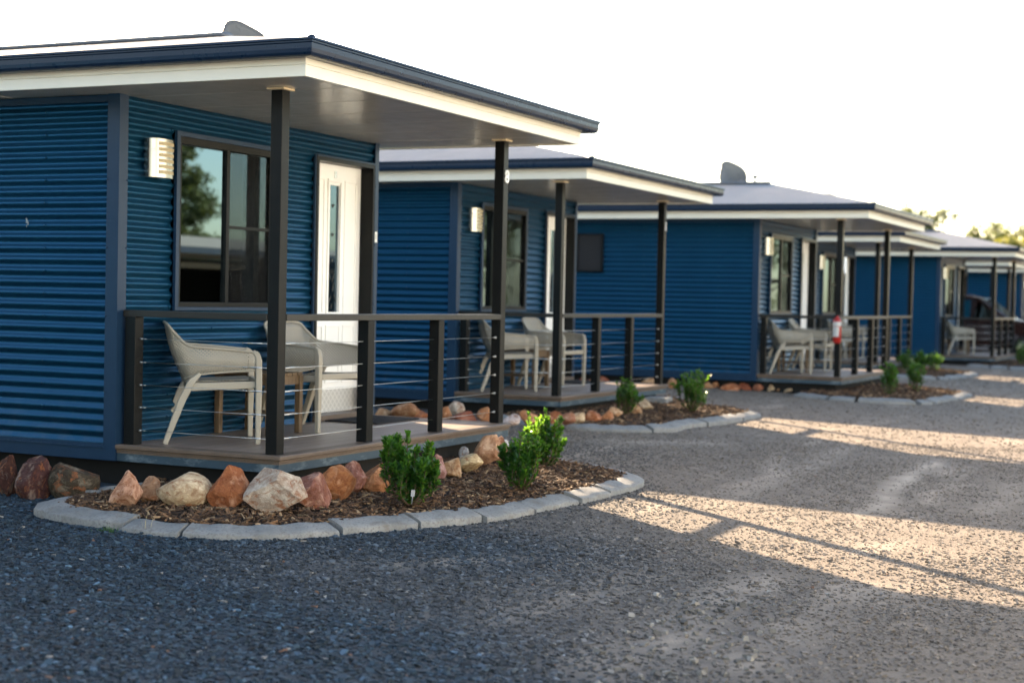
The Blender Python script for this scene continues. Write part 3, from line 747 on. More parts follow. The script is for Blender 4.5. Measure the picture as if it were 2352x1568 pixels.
# ------------------------------------------------------------------ chairs and tables
def catmull(P, n):
    P = [Vector(p) for p in P]; out = []
    for i in range(len(P) - 1):
        p0 = P[max(i-1, 0)]; p1 = P[i]; p2 = P[i+1]; p3 = P[min(i+2, len(P)-1)]
        for j in range(n):
            t = j / n
            out.append(.5 * ((2*p1) + (p2-p0)*t + (2*p0-5*p1+4*p2-p3)*t*t + (3*p1-p0-3*p2+p3)*t**3))
    out.append(P[-1]); return out
def make_chair():
    root = empty('armchair', (0, 0, 0))
    half_b = [(.285, -.255, .50), (.282, -.05, .485), (.274, .08, .472), (.248, .17, .455), (.205, .205, .44), (.14, .218, .43), (0, .222, .425)]
    half_t = [(.285, -.258, .618), (.288, -.06, .636), (.284, .10, .648), (.266, .205, .662), (.232, .285, .735), (.192, .338, .797), (0, .352, .808)]
    B = catmull(half_b + [(-x, y, z) for x, y, z in half_b[-2::-1]], 6); T = catmull(half_t + [(-x, y, z) for x, y, z in half_t[-2::-1]], 6)
    nr = 8; V = []; UV = []; L = 0
    for i in range(len(B)):
        if i: L += ((B[i] + T[i]) / 2 - (B[i-1] + T[i-1]) / 2).length
        for j in range(nr + 1):
            t = j / nr; p = B[i].lerp(T[i], t); out = Vector((p.x, p.y + .05, 0)).normalized()
            p = p - out * (-.018 * math.sin(math.pi * t)) * (1 if t < .8 else .6)
            V.append(p); UV.append((L, (T[i] - B[i]).length * t))
    F = [(i*(nr+1)+j, (i+1)*(nr+1)+j, (i+1)*(nr+1)+j+1, i*(nr+1)+j+1) for i in range(len(B)-1) for j in range(nr)]
    def uvmesh(name, V, F, UV):
        me = bpy.data.meshes.new(name); me.from_pydata([tuple(v) for v in V], [], F); ul = me.uv_layers.new(name="UVMap")
        for p in me.polygons:
            p.use_smooth = True
            for li in p.loop_indices: ul.data[li].uv = UV[me.loops[li].vertex_index]
        me.materials.append(M['shell']); o = bpy.data.objects.new(name, me); COL.objects.link(o); o.parent = root
        so = o.modifiers.new("thick", 'SOLIDIFY'); so.thickness = .005; so.offset = 0; return o
    uvmesh('shell', V, F, UV)
    mb = MB(); mb.tube(T, .0105, 8); mb.tube(B, .0085, 8); mb.build('shell_rim', M['plastic'], root)
    # seat
    V = []; UV = []; nx, ny = 12, 12
    for i in range(nx + 1):
        for j in range(ny + 1):
            u, v = i / nx, j / ny; x = (u - .5) * (.50 - .06 * v); y = -.265 + .48 * v
            V.append((x, y, .435 - .018 * math.sin(math.pi * u) - .02 * v - (.018 if j == 0 else 0))); UV.append((x, y))
    F = [(i*(ny+1)+j, (i+1)*(ny+1)+j, (i+1)*(ny+1)+j+1, i*(ny+1)+j+1) for i in range(nx) for j in range(ny)]
    uvmesh('seat', V, F, UV)
    mb = MB()
    for s in (-1, 1):
        mb.prism([(-.25, .375), (.20, .355), (.215, .41), (-.25, .425)], 'x', s * .262 - .018, s * .262 + .018)
    mb.prism([(-.25, .39), (.25, .39), (.25, .435), (-.25, .435)], 'y', -.278, -.25); mb.box(-.22, .22, .175, .205, .36, .405)
    mb.build('seat_frame', M['plastic'], root, .006)
    for s in (-1, 1):
        mb = MB(); pts = [(s*.287, -.268, 0), (s*.286, -.268, .40), (s*.286, -.266, .56), (s*.2855, -.255, .605), (s*.2855, -.225, .628)]
        mb.tube(pts, [.024, .031, .030, .027, .018], 4, True, False); mb.build('leg', M['plastic'], root, .007)
        mb = MB(); mb.tube([(s*.262, .345, 0), (s*.264, .235, .30), (s*.27, .175, .42), (s*.272, .12, .475)], [.025, .035, .034, .018], 4, True, False); mb.build('leg', M['plastic'], root, .007)
    return root
chair0 = make_chair()
def make_table():
    root = empty('side_table', (0, 0, 0)); hx, hy = .19, .22
    mb = MB()
    for k in range(6): mb.box(-hx - .02 + k * (2*hx+.04) / 6 + .003, -hx - .02 + (k+1) * (2*hx+.04) / 6 - .003, -hy - .02, hy + .02, .425, .447)
    mb.build('table_top', M['timber'], root, .003)
    mb = MB()
    for s in (-1, 1): mb.box(-hx + .02, hx - .02, s*hy - .011, s*hy + .011, .36, .424); mb.box(s*hx - .011, s*hx + .011, -hy + .02, hy - .02, .36, .424)
    mb.build('apron', M['timber'], root)
    mb = MB()
    for k in range(5): mb.box(-hx + .02 + k * .07, -hx + .02 + k * .07 + .06, -hy, hy, .135, .153)
    mb.build('shelf', M['timber'], root)
    for sx_ in (-1, 1):
        for sy_ in (-1, 1):
            mb = MB(); mb.box(sx_*hx - .022, sx_*hx + .022, sy_*hy - .022, sy_*hy + .022, 0, .424); mb.build('leg', M['timber'], root, .003)
    return root
table0 = make_table()
where = ["on the number 8 verandah", "on the second cabin's verandah", "on the verandah behind the fire extinguisher", "on the fourth verandah behind the extinguisher post", "on the verandah before the parked car"]
used = set()
def put(proto, i, lx, ly, rz, label, cat, group):
    o = proto if proto.name not in used else copy_tree(proto)
    used.add(proto.name)
    x, y = W2(OFF[i][0] + lx, OFF[i][1] + ly); o.location = (x, y, G + OFF[i][2] + .0005); o.rotation_euler = (0, 0, YAW + rz)
    return tag(o, label, cat, group)
jit = [(0, 0, 0), (.03, .0, .12), (.0, .02, .35), (.05, 0, .1), (-.02, .0, .3)]
for i in range(5):
    jx, jy, ja = jit[i]
    put(chair0, i, .62 + jx, .945 + jy, R(40) - ja * .6, 'beige plastic armchair next to the wall post ' + where[i], 'chair', 'beige verandah armchairs')
    if i < 4: put(chair0, i, 1.85 + jx, .92 + jy, R(-7) + ja * .6, 'beige plastic armchair next to the door ' + where[i], 'chair', 'beige verandah armchairs')
    put(table0, i, 1.30, 1.05, ja * .2, 'low wooden side table ' + ('between the armchairs ' if i < 4 else 'beside the armchair ') + where[i], 'side table', 'low wooden verandah tables')
for i in range(4):
    mb = MB(); V = [(-.35, -.24), (.35, -.24), (.35, .24), (-.35, .24)]; mb.box(-.35, .35, -.24, .24, 0, .012)
    for k in range(17): mb.box(-.33 + k * .04, -.30 + k * .04, -.225, .225, .012, .015)
    m = mb.build('door_mat', M['mat'], None, .004); x, y = W2(OFF[i][0] + 2.83, OFF[i][1] + .98); m.location = (x, y, G + OFF[i][2] + .0005); m.rotation_euler = (0, 0, YAW)
    tag(m, 'black ribbed rubber mat lying before the door ' + where[i], 'door mat', 'black door mats')

# ------------------------------------------------------------------ satellite dishes, vent, extinguisher
def dish(i, lx, ly, lz, rz, sc, label):
    x, y = W2(OFF[i][0] + lx, OFF[i][1] + ly)
    root = empty('satellite_dish', (x, y, G + OFF[i][2] + lz), YAW + rz)
    n, m = 36, 8; V = []; F = []
    for r in range(m + 1):
        for j in range(n):
            a = 2 * math.pi * j / n; q = r / m; xx, zz = .33 * q * math.cos(a), .36 * q * math.sin(a)
            sq = 1 - .06 * math.cos(4 * a)
            V.append((xx * sq, .09 * (q * q), zz * sq))
    for r in range(m):
        for j in range(n): F.append((r*n+j, r*n+(j+1) % n, (r+1)*n+(j+1) % n, (r+1)*n+j))
    mb = MB(); mb.add([Vector(v) for v in V], F, True); d = mb.build('reflector', M['dish'], root); so = d.modifiers.new("t", 'SOLIDIFY'); so.thickness = .012
    d.rotation_euler = (R(28), R(-20), 0); d.location = (0, .0, .36)
    mb = MB(); mb.tube([(0, .02, .08), (0, .30, .10), (0, .42, .26)], .012, 8); mb.box(-.03, .03, .39, .47, .26, .33); mb.build('feed_arm', M['wire'], root)
    mb = MB(); mb.tube([(0, -.05, -.45), (0, -.05, .30)], .02, 8); mb.tube([(0, -.05, .30), (0, .02, .36)], .02, 8); mb.build('mast', M['wire'], root)
    root.scale = (sc,) * 3
    return tag(root, label, 'dish', 'satellite dishes on the roofs')
M['dish'] = painted('dish_grey', (.10, .095, .088), .3, .4, .08)
dish(0, 2.05, 1.78, 2.63, R(150), .75, "grey satellite dish peeking over the nearest cabin's roof")
dish(2, 1.95, 2.38, 2.76, R(133), .85, "grey satellite dish standing clear on the third cabin's roof")
mb = MB(); mb.tube([(0, 0, -.2), (0, 0, .10)], .022, 8); mb.tube([(0, 0, .10), (0, 0, .13)], .05, 10); mb.tube([(0, 0, .13), (0, 0, .15)], [.05, .015], 10)
v = mb.build('vent_pipe', M['roof']); x, y = W2(OFF[2][0] + 1.72, OFF[2][1] + 1.9); v.location = (x, y, G + OFF[2][2] + 2.97); tag(v, "small capped vent pipe beside the dish on the third cabin's roof", 'vent pipe')

M['capw'] = painted('label_white', (.42, .42, .41), .4, .4)
# fire extinguisher hung on the near post of the third cabin
x, y = W2(OFF[2][0] + PX - .08, OFF[2][1] + PY + .03)
ex = empty('fire_extinguisher', (x, y, G + OFF[2][2] + .50), YAW); tag(ex, 'red fire extinguisher with a white label hung on the dark verandah post', 'fire extinguisher')
ex.rotation_euler = (0, 0, YAW - R(90))
mb = MB(); prof = [(0, .0), (.055, .0), (.066, .012), (.066, .34), (.058, .375), (.035, .40), (.022, .41), (.022, .43)]
def lathe(mb, prof, n=20):
    V = []; F = []
    for r, z in prof:
        for j in range(n): V.append((r * math.cos(2*math.pi*j/n), r * math.sin(2*math.pi*j/n), z))
    for i in range(len(prof) - 1):
        for j in range(n): F.append((i*n+j, i*n+(j+1) % n, (i+1)*n+(j+1) % n, (i+1)*n+j))
    mb.add(V, F, True)
lathe(mb, prof); mb.build('cylinder_body', M['red'], ex)
def band(name, z0, z1, mat, a0=0, a1=360, r=.0675):
    mb = MB(); n = 24; V = []; F = []
    for j in range(n + 1):
        a = R(a0 + (a1 - a0) * j / n); V += [(r * math.cos(a), r * math.sin(a), z0), (r * math.cos(a), r * math.sin(a), z1)]
    for j in range(n): F.append((2*j, 2*j+1, 2*j+3, 2*j+2))
    mb.add(V, F, True); return mb.build(name, mat, ex)
band('colour_band', .27, .335, M['capw']); band('label_plate', .10, .26, M['capw'], -150, -50); ex.scale = (.92,) * 3
mb = MB(); mb.box(-.02, .02, -.02, .02, .43, .46); mb.prism([(-.01, .46), (.09, .475), (.09, .49), (-.02, .49)], 'y', -.012, .012); mb.prism([(-.01, .44), (.085, .43), (.085, .442), (-.01, .455)], 'y', -.01, .01); mb.build('valve_handle', M['black'], ex)
mb = MB(); mb.tube([(-.02, 0, .445), (-.07, -.01, .43), (-.085, -.015, .36), (-.08, -.015, .10), (-.078, -.015, .03)], [.009, .009, .009, .011, .015], 8); mb.build('hose', M['rubber'], ex)
mb = MB(); mb.box(-.03, .03, .066, .08, .25, .45); mb.build('wall_bracket', M['wire'], ex)
x, y = W2(OFF[2][0] + PX + PS * .5, OFF[2][1] + PY); 
mb = MB(); mb.box(.0, .055, -.030, -.026, .0, .24); mb.box(.01, .045, -.026, -.001, .04, .2)
sg = mb.build('extinguisher_sign', M['white']); sg.location = (x, y, G + OFF[2][2] + 1.52); sg.rotation_euler = (0, 0, YAW - R(20)); tag(sg, 'narrow white sign on the verandah post above the fire extinguisher', 'sign')

# ------------------------------------------------------------------ beds: kerb, soil, mulch
def px_loc(u, v):
    p = on_ground(u, v); return loc2(p.x, p.y)
BED_OUT = [(-.10, 1.06), (-.42, 1.10), (-.85, 1.06)] + [px_loc(u, v) for u, v in ((74, 1181), (110, 1196), (165, 1206), (300, 1222), (420, 1234), (540, 1240), (650, 1239), (870, 1223), (1000, 1212), (1140, 1196), (1300, 1166), (1400, 1141), (1460, 1125), (1479, 1111), (1450, 1098), (1400, 1086), (1340, 1076), (1290, 1063))]
BED_OUT += [(BED_OUT[-1][0] + .35, BED_OUT[-1][1] + .28), (BED_OUT[-1][0] + .65, BED_OUT[-1][1] + .55)]
BED_OUT2 = [(-.55, .60), (-.70, .30), (-.80, -.10), (-.80, -.55), (-.62, -.98), (-.15, -1.34)] + BED_OUT[12:]
def resample(P, step):
    C = catmull([(x, y, 0) for x, y in P], 12); d = [0]
    for a, b in zip(C, C[1:]): d.append(d[-1] + (b - a).length)
    n = int(d[-1] / step); out = []
    for i in range(n + 1):
        t = d[-1] * i / n; k = max(j for j in range(len(d)) if d[j] <= t + 1e-9); k = min(k, len(C) - 2)
        out.append(C[k].lerp(C[k+1], (t - d[k]) / max(1e-9, d[k+1] - d[k])))
    return out, d[-1]
def in_poly(x, y, P):
    c = False; j = len(P) - 1
    for i in range(len(P)):
        if (P[i][1] > y) != (P[j][1] > y) and x < (P[j][0]-P[i][0]) * (y-P[i][1]) / (P[j][1]-P[i][1]) + P[i][0]: c = not c
        j = i
    return c
def bed_height(x, y, P):
    d = min((Vector((x, y)) - Vector(p)).length for p in P)
    return .052 + .030 * (1 - math.exp(-max(0, d - .10) / .45))
KP = [(0, -.02), (0, .032), (.006, .040), (.05, .052), (.11, .066), (.145, .071), (.162, .068), (.168, .058), (.168, -.02)]
BLOCKS = [.62, .42, .95, .36, .93, .55, .52, .55, .62, .5, .55, .6, .6, .6]
kerb_lbl = ["pale concrete kerb curving round the nearest cabin's garden bed", "pale concrete kerb curving round the second cabin's garden bed", "pale concrete kerb curving below the fire extinguisher verandah", "pale concrete kerb round the fourth garden bed, far along the drive", "pale concrete kerb round the bed before the parked car, at the right edge"]
bed_w = ["nearest cabin's", "second cabin's", "third cabin's", "fourth cabin's", "fifth cabin's"]
BEDZ = []
for i in range(5):
    BO = BED_OUT if i == 0 else BED_OUT2
    ox, oy, dz = OFF[i]
    path, tot = resample(BO, .02 if i < 2 else .06)
    nrm = []
    for k in range(len(path)):
        t = (path[min(k+1, len(path)-1)] - path[max(k-1, 0)]).normalized(); nrm.append(Vector((-t.y, t.x, 0)) * 1.0)
    cx, cy = 1.2, -.2
    mid = path[len(path)//2]; s_in = 1 if (Vector((cx, cy, 0)) - mid).dot(nrm[len(path)//2]) > 0 else -1
    kx, ky = W2(ox, oy)
    ke = empty('garden_kerb', (kx, ky, 0), YAW); tag(ke, kerb_lbl[i], 'kerb', 'concrete kerbs round the garden beds')
    pos = 0.0; bi = 0; step = tot / (len(path) - 1)
    while pos < tot - .1:
        L = BLOCKS[bi % len(BLOCKS)]
        a, b = pos, min(tot, pos + L)
        if tot - b < .2: b = tot
        i0 = int(math.ceil((a + .004) / step)); i1 = int(math.floor((b - .004) / step))
        if i1 - i0 >= 2:
            mb = MB(); V = []; F = []; n = len(KP)
            r = random.Random(100 * i + bi); dzz = r.uniform(-.012, .008); tx = r.uniform(-.016, .012)
            if i == 0 and bi == 3: dzz, tx = -.012, -.035
            for k in range(i0, i1 + 1):
                for (w, z) in KP:
                    jx = r.uniform(-.0018, .0018)
                    wob = .007 * math.sin(k * .31 + bi * 2.1) * math.sin(k * .11 + i)
                    p = path[k] + nrm[k] * s_in * (w + tx + jx + wob); V.append((p.x, p.y, ghl(p.y + oy) + z + ((dzz + .004 * math.sin(k * .47 + bi)) if z > 0 else -.03) + r.uniform(-.0014, .0014)))
            m = i1 - i0
            for q in range(m):
                for e in range(n - 1): F.append((q*n+e, q*n+e+1, (q+1)*n+e+1, (q+1)*n+e))
            mb.add(V, F, True); mb.add(V[:n], [tuple(range(n))]); mb.add(V[-n:], [tuple(range(n))])
            mb.build('kerb_block', M['concrete'], ke)
        pos = b; bi += 1
    # soil mound
    poly = [(p.x + nrm[k].x * s_in * .14, p.y + nrm[k].y * s_in * .14) for k, p in enumerate(path)][::(6 if i < 2 else 3)]
    poly = poly + [(3.6, .35), (2.8, .45), (.45, .45), (.4, 1.2)] if i == 0 else poly + [(3.6, .35), (2.8, .45), (.3, .45)]
    pts = [Vector(p) for p in poly]; nb = len(pts); xs = [p[0] for p in poly]; ys = [p[1] for p in poly]
    r = random.Random(5 + i); stp = .07 if i < 2 else .15
    gx = min(xs)
    while gx < max(xs):
        gy = min(ys)
        while gy < max(ys):
            q = (gx + r.uniform(-.02, .02), gy + r.uniform(-.02, .02))
            if in_poly(q[0], q[1], poly): pts.append(Vector(q))
            gy += stp
        gx += stp
    res = geometry.delaunay_2d_cdt(pts, [(k, (k+1) % nb) for k in range(nb)], [list(range(nb))], 1, 1e-4)
    zf = lambda p: ghl(p.y + oy) + bed_height(p.x, p.y, poly[:nb - 3]) + r.uniform(-.01, .012)
    mb = MB(); mb.add([(p.x, p.y, zf(p)) for p in res[0]], res[2], True)
    so = mb.build('ground', M['soil']); so.location = (kx, ky, 0); so.rotation_euler = (0, 0, YAW); tag(so, 'dark mounded soil of the ' + bed_w[i] + ' garden bed', 'ground', kind='structure')
    # bark chips
    NCH = [9000, 5000, 2600, 1200, 800][i]; r2 = np.random.default_rng(50 + i); V = []; Fq = []; C = []
    cnt = 0
    while cnt < NCH:
        x, y = r2.uniform(min(xs), max(xs)), r2.uniform(min(ys), max(ys))
        if not in_poly(x, y, poly): continue
        z = ghl(y + oy) + bed_height(x, y, poly[:nb - 3]) + .004 + r2.uniform(0, .012)
        ln, wd, th = r2.uniform(.010, .034) * (1.8 if r2.random() < .12 else 1), r2.uniform(.003, .009), r2.uniform(.002, .005)
        if i > 1: ln *= 1.6; wd *= 1.8
        e = Matrix.Rotation(r2.uniform(0, 6.28), 3, 'Z') @ Matrix.Rotation(r2.normal(0, .3), 3, 'Y') @ Matrix.Rotation(r2.normal(0, .5), 3, 'X')
        base = len(V)
        for (sx_, sy_, sz_) in ((-1,-1,-1),(1,-.6,-1),(1,.7,-1),(-1,1,-1),(-.9,-1,1),(1,-.5,1),(.9,.6,1),(-1,.9,1)):
            p = e @ Vector((sx_*ln, sy_*wd, sz_*th)); V.append((p.x + x, p.y + y, p.z + z))
        for f in ((0,3,2,1),(4,5,6,7),(0,1,5,4),(1,2,6,5),(2,3,7,6),(3,0,4,7)): Fq.append([base + q for q in f])
        t = r2.random(); b_ = r2.uniform(.5, 1.3)
        col = np.array((.078, .044, .026)) * b_ if t < .60 else (np.array((.175, .098, .052)) * b_ if t < .90 else np.array((.34, .23, .135)) * b_)
        C += [(*col, 1)] * 8; cnt += 1
    ch = np_mesh('bark_mulch', V, Fq, M['chip'], False, None, C); ch.location = (kx, ky, 0); ch.rotation_euler = (0, 0, YAW)
    tag(ch, 'brown bark chips spread over the ' + bed_w[i] + ' garden bed', 'mulch', kind='stuff')
    BEDZ.append(poly)

# ------------------------------------------------------------------ rocks
def rock_mesh(seed, facets, name='rock'):
    r = random.Random(seed)
    bm = bmesh.new(); bmesh.ops.create_icosphere(bm, subdivisions=5 if seed < 100 else 3, radius=1.0)
    planes = []
    for _ in range(facets):
        d = Vector((r.gauss(0, 1), r.gauss(0, 1), r.gauss(0, .9))).normalized(); planes.append((d, r.uniform(.46, .82)))
    off = Vector((r.uniform(-50, 50), r.uniform(-50, 50), 0))
    from mathutils import noise as mn
    for v in bm.verts:
        p = v.co.copy()
        for d, h in planes:
            e = p.dot(d) - h
            if e > 0: p -= d * e * 1.0
        n = mn.fractal(v.co * 1.4 + off, 1.0, 2.0, 5) * .032 + mn.fractal(v.co * 6 + off, .9, 2.1, 5) * .022
        v.co = p + p.normalized() * n
        if v.co.z > -.2 and facets > 6:
            q = 1 - .38 * (v.co.z + .2); v.co.x = v.co.x * q + .12 * (v.co.z + .2) * (1 if seed % 2 else -1); v.co.y *= q
    lo = [min(v.co[k] for v in bm.verts) for k in range(3)]; hi = [max(v.co[k] for v in bm.verts) for k in range(3)]
    for v in bm.verts:
        for k in range(3): v.co[k] = (v.co[k] - (lo[k] + hi[k]) / 2) / (hi[k] - lo[k])
        v.co.z += .5
    me = bpy.data.meshes.new(name); bm.to_mesh(me); bm.free(); me.materials.append(M['rock'])
    for p in me.polygons: p.use_smooth = True
    return me
RED, RUST, ORANGE, TAN, CREAM, GREY, DARK_SHADE, MOSS_SHADE = (.27, .080, .042), (.33, .115, .044), (.42, .185, .078), (.44, .27, .14), (.54, .42, .27), (.47, .395, .32), (.060, .022, .015), (.052, .040, .024)  # the two darkest tones have the left side's shade mixed into the colour
def rock(u0, u1, v0, v1, col, label, seed, facets=9, zb=.0, depth=.8, lean=0.0, group='rocks round the cabins'):
    if seed < 300 and zb > .02: zb = max(zb, .075)
    c = on_ground((u0 + u1) / 2, v1, zb); k = FPX / c.y
    w = (u1 - u0) / k; h = (v1 - v0) / k + .025
    o = bpy.data.objects.new('rock', rock_mesh(seed, facets + 4)); COL.objects.link(o)
    o.location = (c.x, c.y + w * depth * .30, c.z - .025); o.scale = (w * 1.10, w * depth, h); o.rotation_euler = (0, lean, 0)
    o.color = (*col, 1); tag(o, label, 'rock', group); return o
N = "garden rocks under the nearest cabin"
ROCKS = [
 (-22, 36, 1043, 1138, DARK_SHADE, 'dark red rock cut by the left picture edge', 3, 8, 0, .9),
 (36, 118, 1048, 1148, (.075, .030, .028), 'tall dark red rock standing left of the mossy round rock', 5, 7, 0, .8),  # red also darkened to carry the shade on the left
 (105, 214, 1066, 1152, MOSS_SHADE, 'dark round rock with green moss on its top', 8, -2, 0, .9),
 (246, 319, 1080, 1160, (.50, .27, .17), 'angular orange and white rock at the left end of the bed', 13, 12, .03, .8),
 (307, 367, 1093, 1152, (.36, .20, .11), 'small brown rock squeezed beside the cream boulder', 17, 11, .03, .8),
 (356, 476, 1086, 1163, CREAM, 'rounded cream boulder under the deck edge', 21, 0, .03, .8),
 (476, 571, 1067, 1168, RUST, 'pointed rust brown rock left of the big pale rock', 29, 9, .03, .7),
 (563, 698, 1076, 1178, GREY, 'biggest pale grey angular rock, below the deck corner', 31, 9, .03, .65),
 (655, 752, 1084, 1168, (.27, .12, .09), 'mauve brown slab leaning behind the big pale rock', 37, 8, .06, .6),
 (713, 810, 1066, 1152, (.42, .17, .065), 'domed orange rock right of the deck corner', 41, 5, .07, .75),
 (781, 840, 1058, 1135, (.33, .14, .10), 'narrow pointed red rock behind the domed orange rock', 43, 9, .07, .7),
 (822, 898, 1064, 1132, ORANGE, 'orange tan rock left of the front shrub', 47, 8, .08, .8),
 (985, 1024, 1042, 1098, (.42, .22, .19), 'thin pinkish rock right behind the front shrub', 53, 9, .1, .8),
 (1018, 1058, 1050, 1092, TAN, 'blocky tan rock left of the cream block rock', 59, 12, .1, .9),
 (1043, 1107, 1041, 1082, (.62, .47, .26), 'yellow cream block rock under the deck front', 61, 12, .1, .8),
 (1089, 1152, 997, 1066, (.45, .25, .14), 'tall two tone brown rock left of the sunlit shrub', 67, 6, .12, .8),
 (1128, 1164, 1000, 1052, (.40, .20, .12), 'brown rock half hidden behind the tall two tone rock', 71, 7, .12, .8),
]
for a in ROCKS: rock(*a, group=N)
rock(1054, 1076, 1025, 1049, (.45, .46, .46), 'round pale grey stone in the dark under the deck', 73, 2, .1, .9, group=N)
rock(1150, 1172, 1008, 1028, (.70, .69, .66), 'small white stone behind the middle shrub', 79, 4, .12, .9, group=N)
SECOND = [(857,901,938,957,TAN),(898,960,924,961,(.34,.17,.08)),(939,984,942,962,RUST),(1010,1037,932,963,ORANGE),(1029,1066,921,949,GREY),(1035,1096,944,968,RED),(1094,1132,934,970,ORANGE),(1152,1193,950,976,(.62,.50,.44)),(1193,1238,942,971,ORANGE),(1262,1293,944,973,RUST),(1287,1321,946,971,(.36,.17,.10)),(1314,1343,946,969,CREAM),(1341,1381,942,965,RUST),(1379,1409,942,963,ORANGE),(1400,1430,935,957,TAN),(1441,1473,927,951,TAN),(1467,1500,915,941,CREAM)]
tones = {TAN:'tan', RUST:'rust brown', ORANGE:'orange', GREY:'pale grey', RED:'deep red', CREAM:'cream'}
ordn = ['first','second','third','fourth','fifth','sixth','seventh','eighth','ninth','tenth','eleventh','twelfth','thirteenth','fourteenth','fifteenth','sixteenth','seventeenth','eighteenth']
for k, (a, b, c, d_, col) in enumerate(SECOND):
    rock(a, b, c, d_, col, '%s rock, %s from the left along the second cabin\'s base' % (tones.get(col, 'brownish'), ordn[k]), 200 + k * 3, 8, .04, .85, group="garden rocks under the second cabin")
THIRD = [(1327,1352,866,880,RED),(1352,1374,865,880,ORANGE),(1373,1398,864,880,RED),(1474,1502,868,882,TAN),(1534,1556,868,892,(.36,.2,.1)),(1612,1637,876,892,TAN),(1635,1652,876,891,ORANGE),(1656,1700,880,896,RUST),(1698,1728,879,896,RED),(1731,1764,876,898,(.42,.17,.10)),(1764,1783,882,900,CREAM),(1779,1802,882,901,TAN),(1802,1838,885,903,CREAM),(1839,1864,885,903,TAN),(1864,1882,892,905,RED),(1878,1905,889,906,ORANGE)]
for k, (a, b, c, d_, col) in enumerate(THIRD):
    rock(a, b, c, d_, col, '%s rock, %s from the left along the third cabin\'s base' % (tones.get(col, 'brownish'), ordn[k]), 300 + k * 3, 7, .0, .9, group="garden rocks under the third cabin")
# white paver at the second cabin's deck end
c = on_ground(1512, 922, .09); mb = MB(); mb.box(-.19, .19, -.14, .14, 0, .065); p_ = mb.build('concrete_paver', M['concrete'], None, .006); p_.location = (c.x, c.y, c.z - .01); p_.rotation_euler = (0, 0, YAW + R(8)); p_.name = 'concrete_paver'
tag(p_, "pale concrete block beside the second cabin's deck end", 'paver')

# ------------------------------------------------------------------ shrubs
def leaf_cloud(centers, dirs, size, rng, tone, spread=.9, aspect=.42):
    """one pointed, folded leaf (6 verts, 4 quads as 2x2) per centre"""
    n = len(centers); c = np.asarray(centers, float); d = np.asarray(dirs, float); d /= np.linalg.norm(d, axis=1)[:, None] + 1e-9
    d = d + rng.normal(0, .25 * spread, d.shape); d /= np.linalg.norm(d, axis=1)[:, None]
    ref = rng.normal(0, 1, d.shape) * .55 + np.array((0, 0, 1.0)); s = np.cross(d, ref); s /= np.linalg.norm(s, axis=1)[:, None] + 1e-9
    nn = np.cross(s, d); L = (size * rng.uniform(.65, 1.2, n))[:, None]; w = L * aspect
    base = c; q1 = c + d*L*.35 + s*w*.5 + nn*w*.12; q2 = c + d*L*.75 + s*w*.38 + nn*w*.08; tip = c + d*L; m1 = c + d*L*.5
    p1 = c + d*L*.35 - s*w*.5 + nn*w*.12; p2 = c + d*L*.75 - s*w*.38 + nn*w*.08
    V = np.stack([base, q1, q2, tip, p2, p1, m1], 1).reshape(-1, 3)
    b = (np.arange(n) * 7)[:, None]
    F = np.concatenate([b + np.array([0, 1, 2, 6]), b + np.array([6, 2, 3, 4]), b + np.array([0, 6, 4, 5])], 0)
    C = np.repeat(np.clip(tone, 0, 1), 7)
    return V, F, np.stack([C, C, C, np.ones_like(C)], 1)
def shrub(u0, u1, v0, v1, nl, label, seed, zb):
    base = on_ground((u0 + u1) / 2, v1, zb); k = FPX / base.y; w = (u1 - u0) / k; h = (v1 - v0) / k
    rng = np.random.default_rng(seed)
    root = empty('shrub', base, rng.uniform(0, 6)); tag(root, label, 'shrub', 'young green shrubs in the garden beds')
    stems = []; st = MB(); ns = 22 if nl > 900 else 12
    for q in range(ns):
        a = q * 2.4 + rng.uniform(-.4, .4); rr = w * .5 * math.sqrt((q + .5) / ns) * rng.uniform(.75, 1.05); hh = h * rng.uniform(.50, 1.0) * (1.0 if rr < w * .3 else .90)
        P = [(rr*.12*math.cos(a), rr*.12*math.sin(a), 0), (rr*.80*math.cos(a), rr*.80*math.sin(a), hh*.28), (rr*.98*math.cos(a+.1), rr*.98*math.sin(a+.1), hh*.66), (rr*math.cos(a+.2), rr*math.sin(a+.2), hh*.97)]
        C = catmull(P, 6); stems.append(C); st.tube(C, [.006 - .004 * i / (len(C)-1) for i in range(len(C))], 5)
        for e in range(2):
            m = C[6 + int(rng.integers(0, 8))]; b2 = Vector((rng.normal(0, .5), rng.normal(0, .5), .8)).normalized() * h * .22
            E = [m, m + b2 * .5, m + b2 + Vector((0, 0, .01))]; stems.append([Vector(x) for x in catmull(E, 4)]); st.tube(E, .0025, 4)
    st.build('stem', M['stem'], root)
    per = max(20, nl // len(stems)); cs = []; ds = []; tn = []
    for C in stems:
        for q in range(per):
            t = rng.beta(1.5, 1.05); f = t * (len(C) - 1); i = min(int(f), len(C) - 2); p = C[i].lerp(C[i+1], f - i); tg = (C[i+1] - C[i]).normalized()
            a = q * 2.39996; o = Vector((math.cos(a), math.sin(a), rng.uniform(-.15, .5)))
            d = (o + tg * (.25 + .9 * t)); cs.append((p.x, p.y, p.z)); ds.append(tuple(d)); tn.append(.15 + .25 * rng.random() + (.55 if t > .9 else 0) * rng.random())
    V, F, Cc = leaf_cloud(cs, ds, .040 if nl > 900 else .055, rng, np.array(tn))
    V[:, 2] = np.maximum(V[:, 2], .004)
    np_mesh('foliage', V, F, M['leaf'], True, root, Cc)
    return root
s1 = shrub(866, 1017, 985, 1158, 4600, 'dark green shrub with a white plant tag, in front of the deck', 1, .085)
shrub(1147, 1247, 985, 1124, 3300, 'dark green shrub in the middle of the nearest bed', 2, .09)
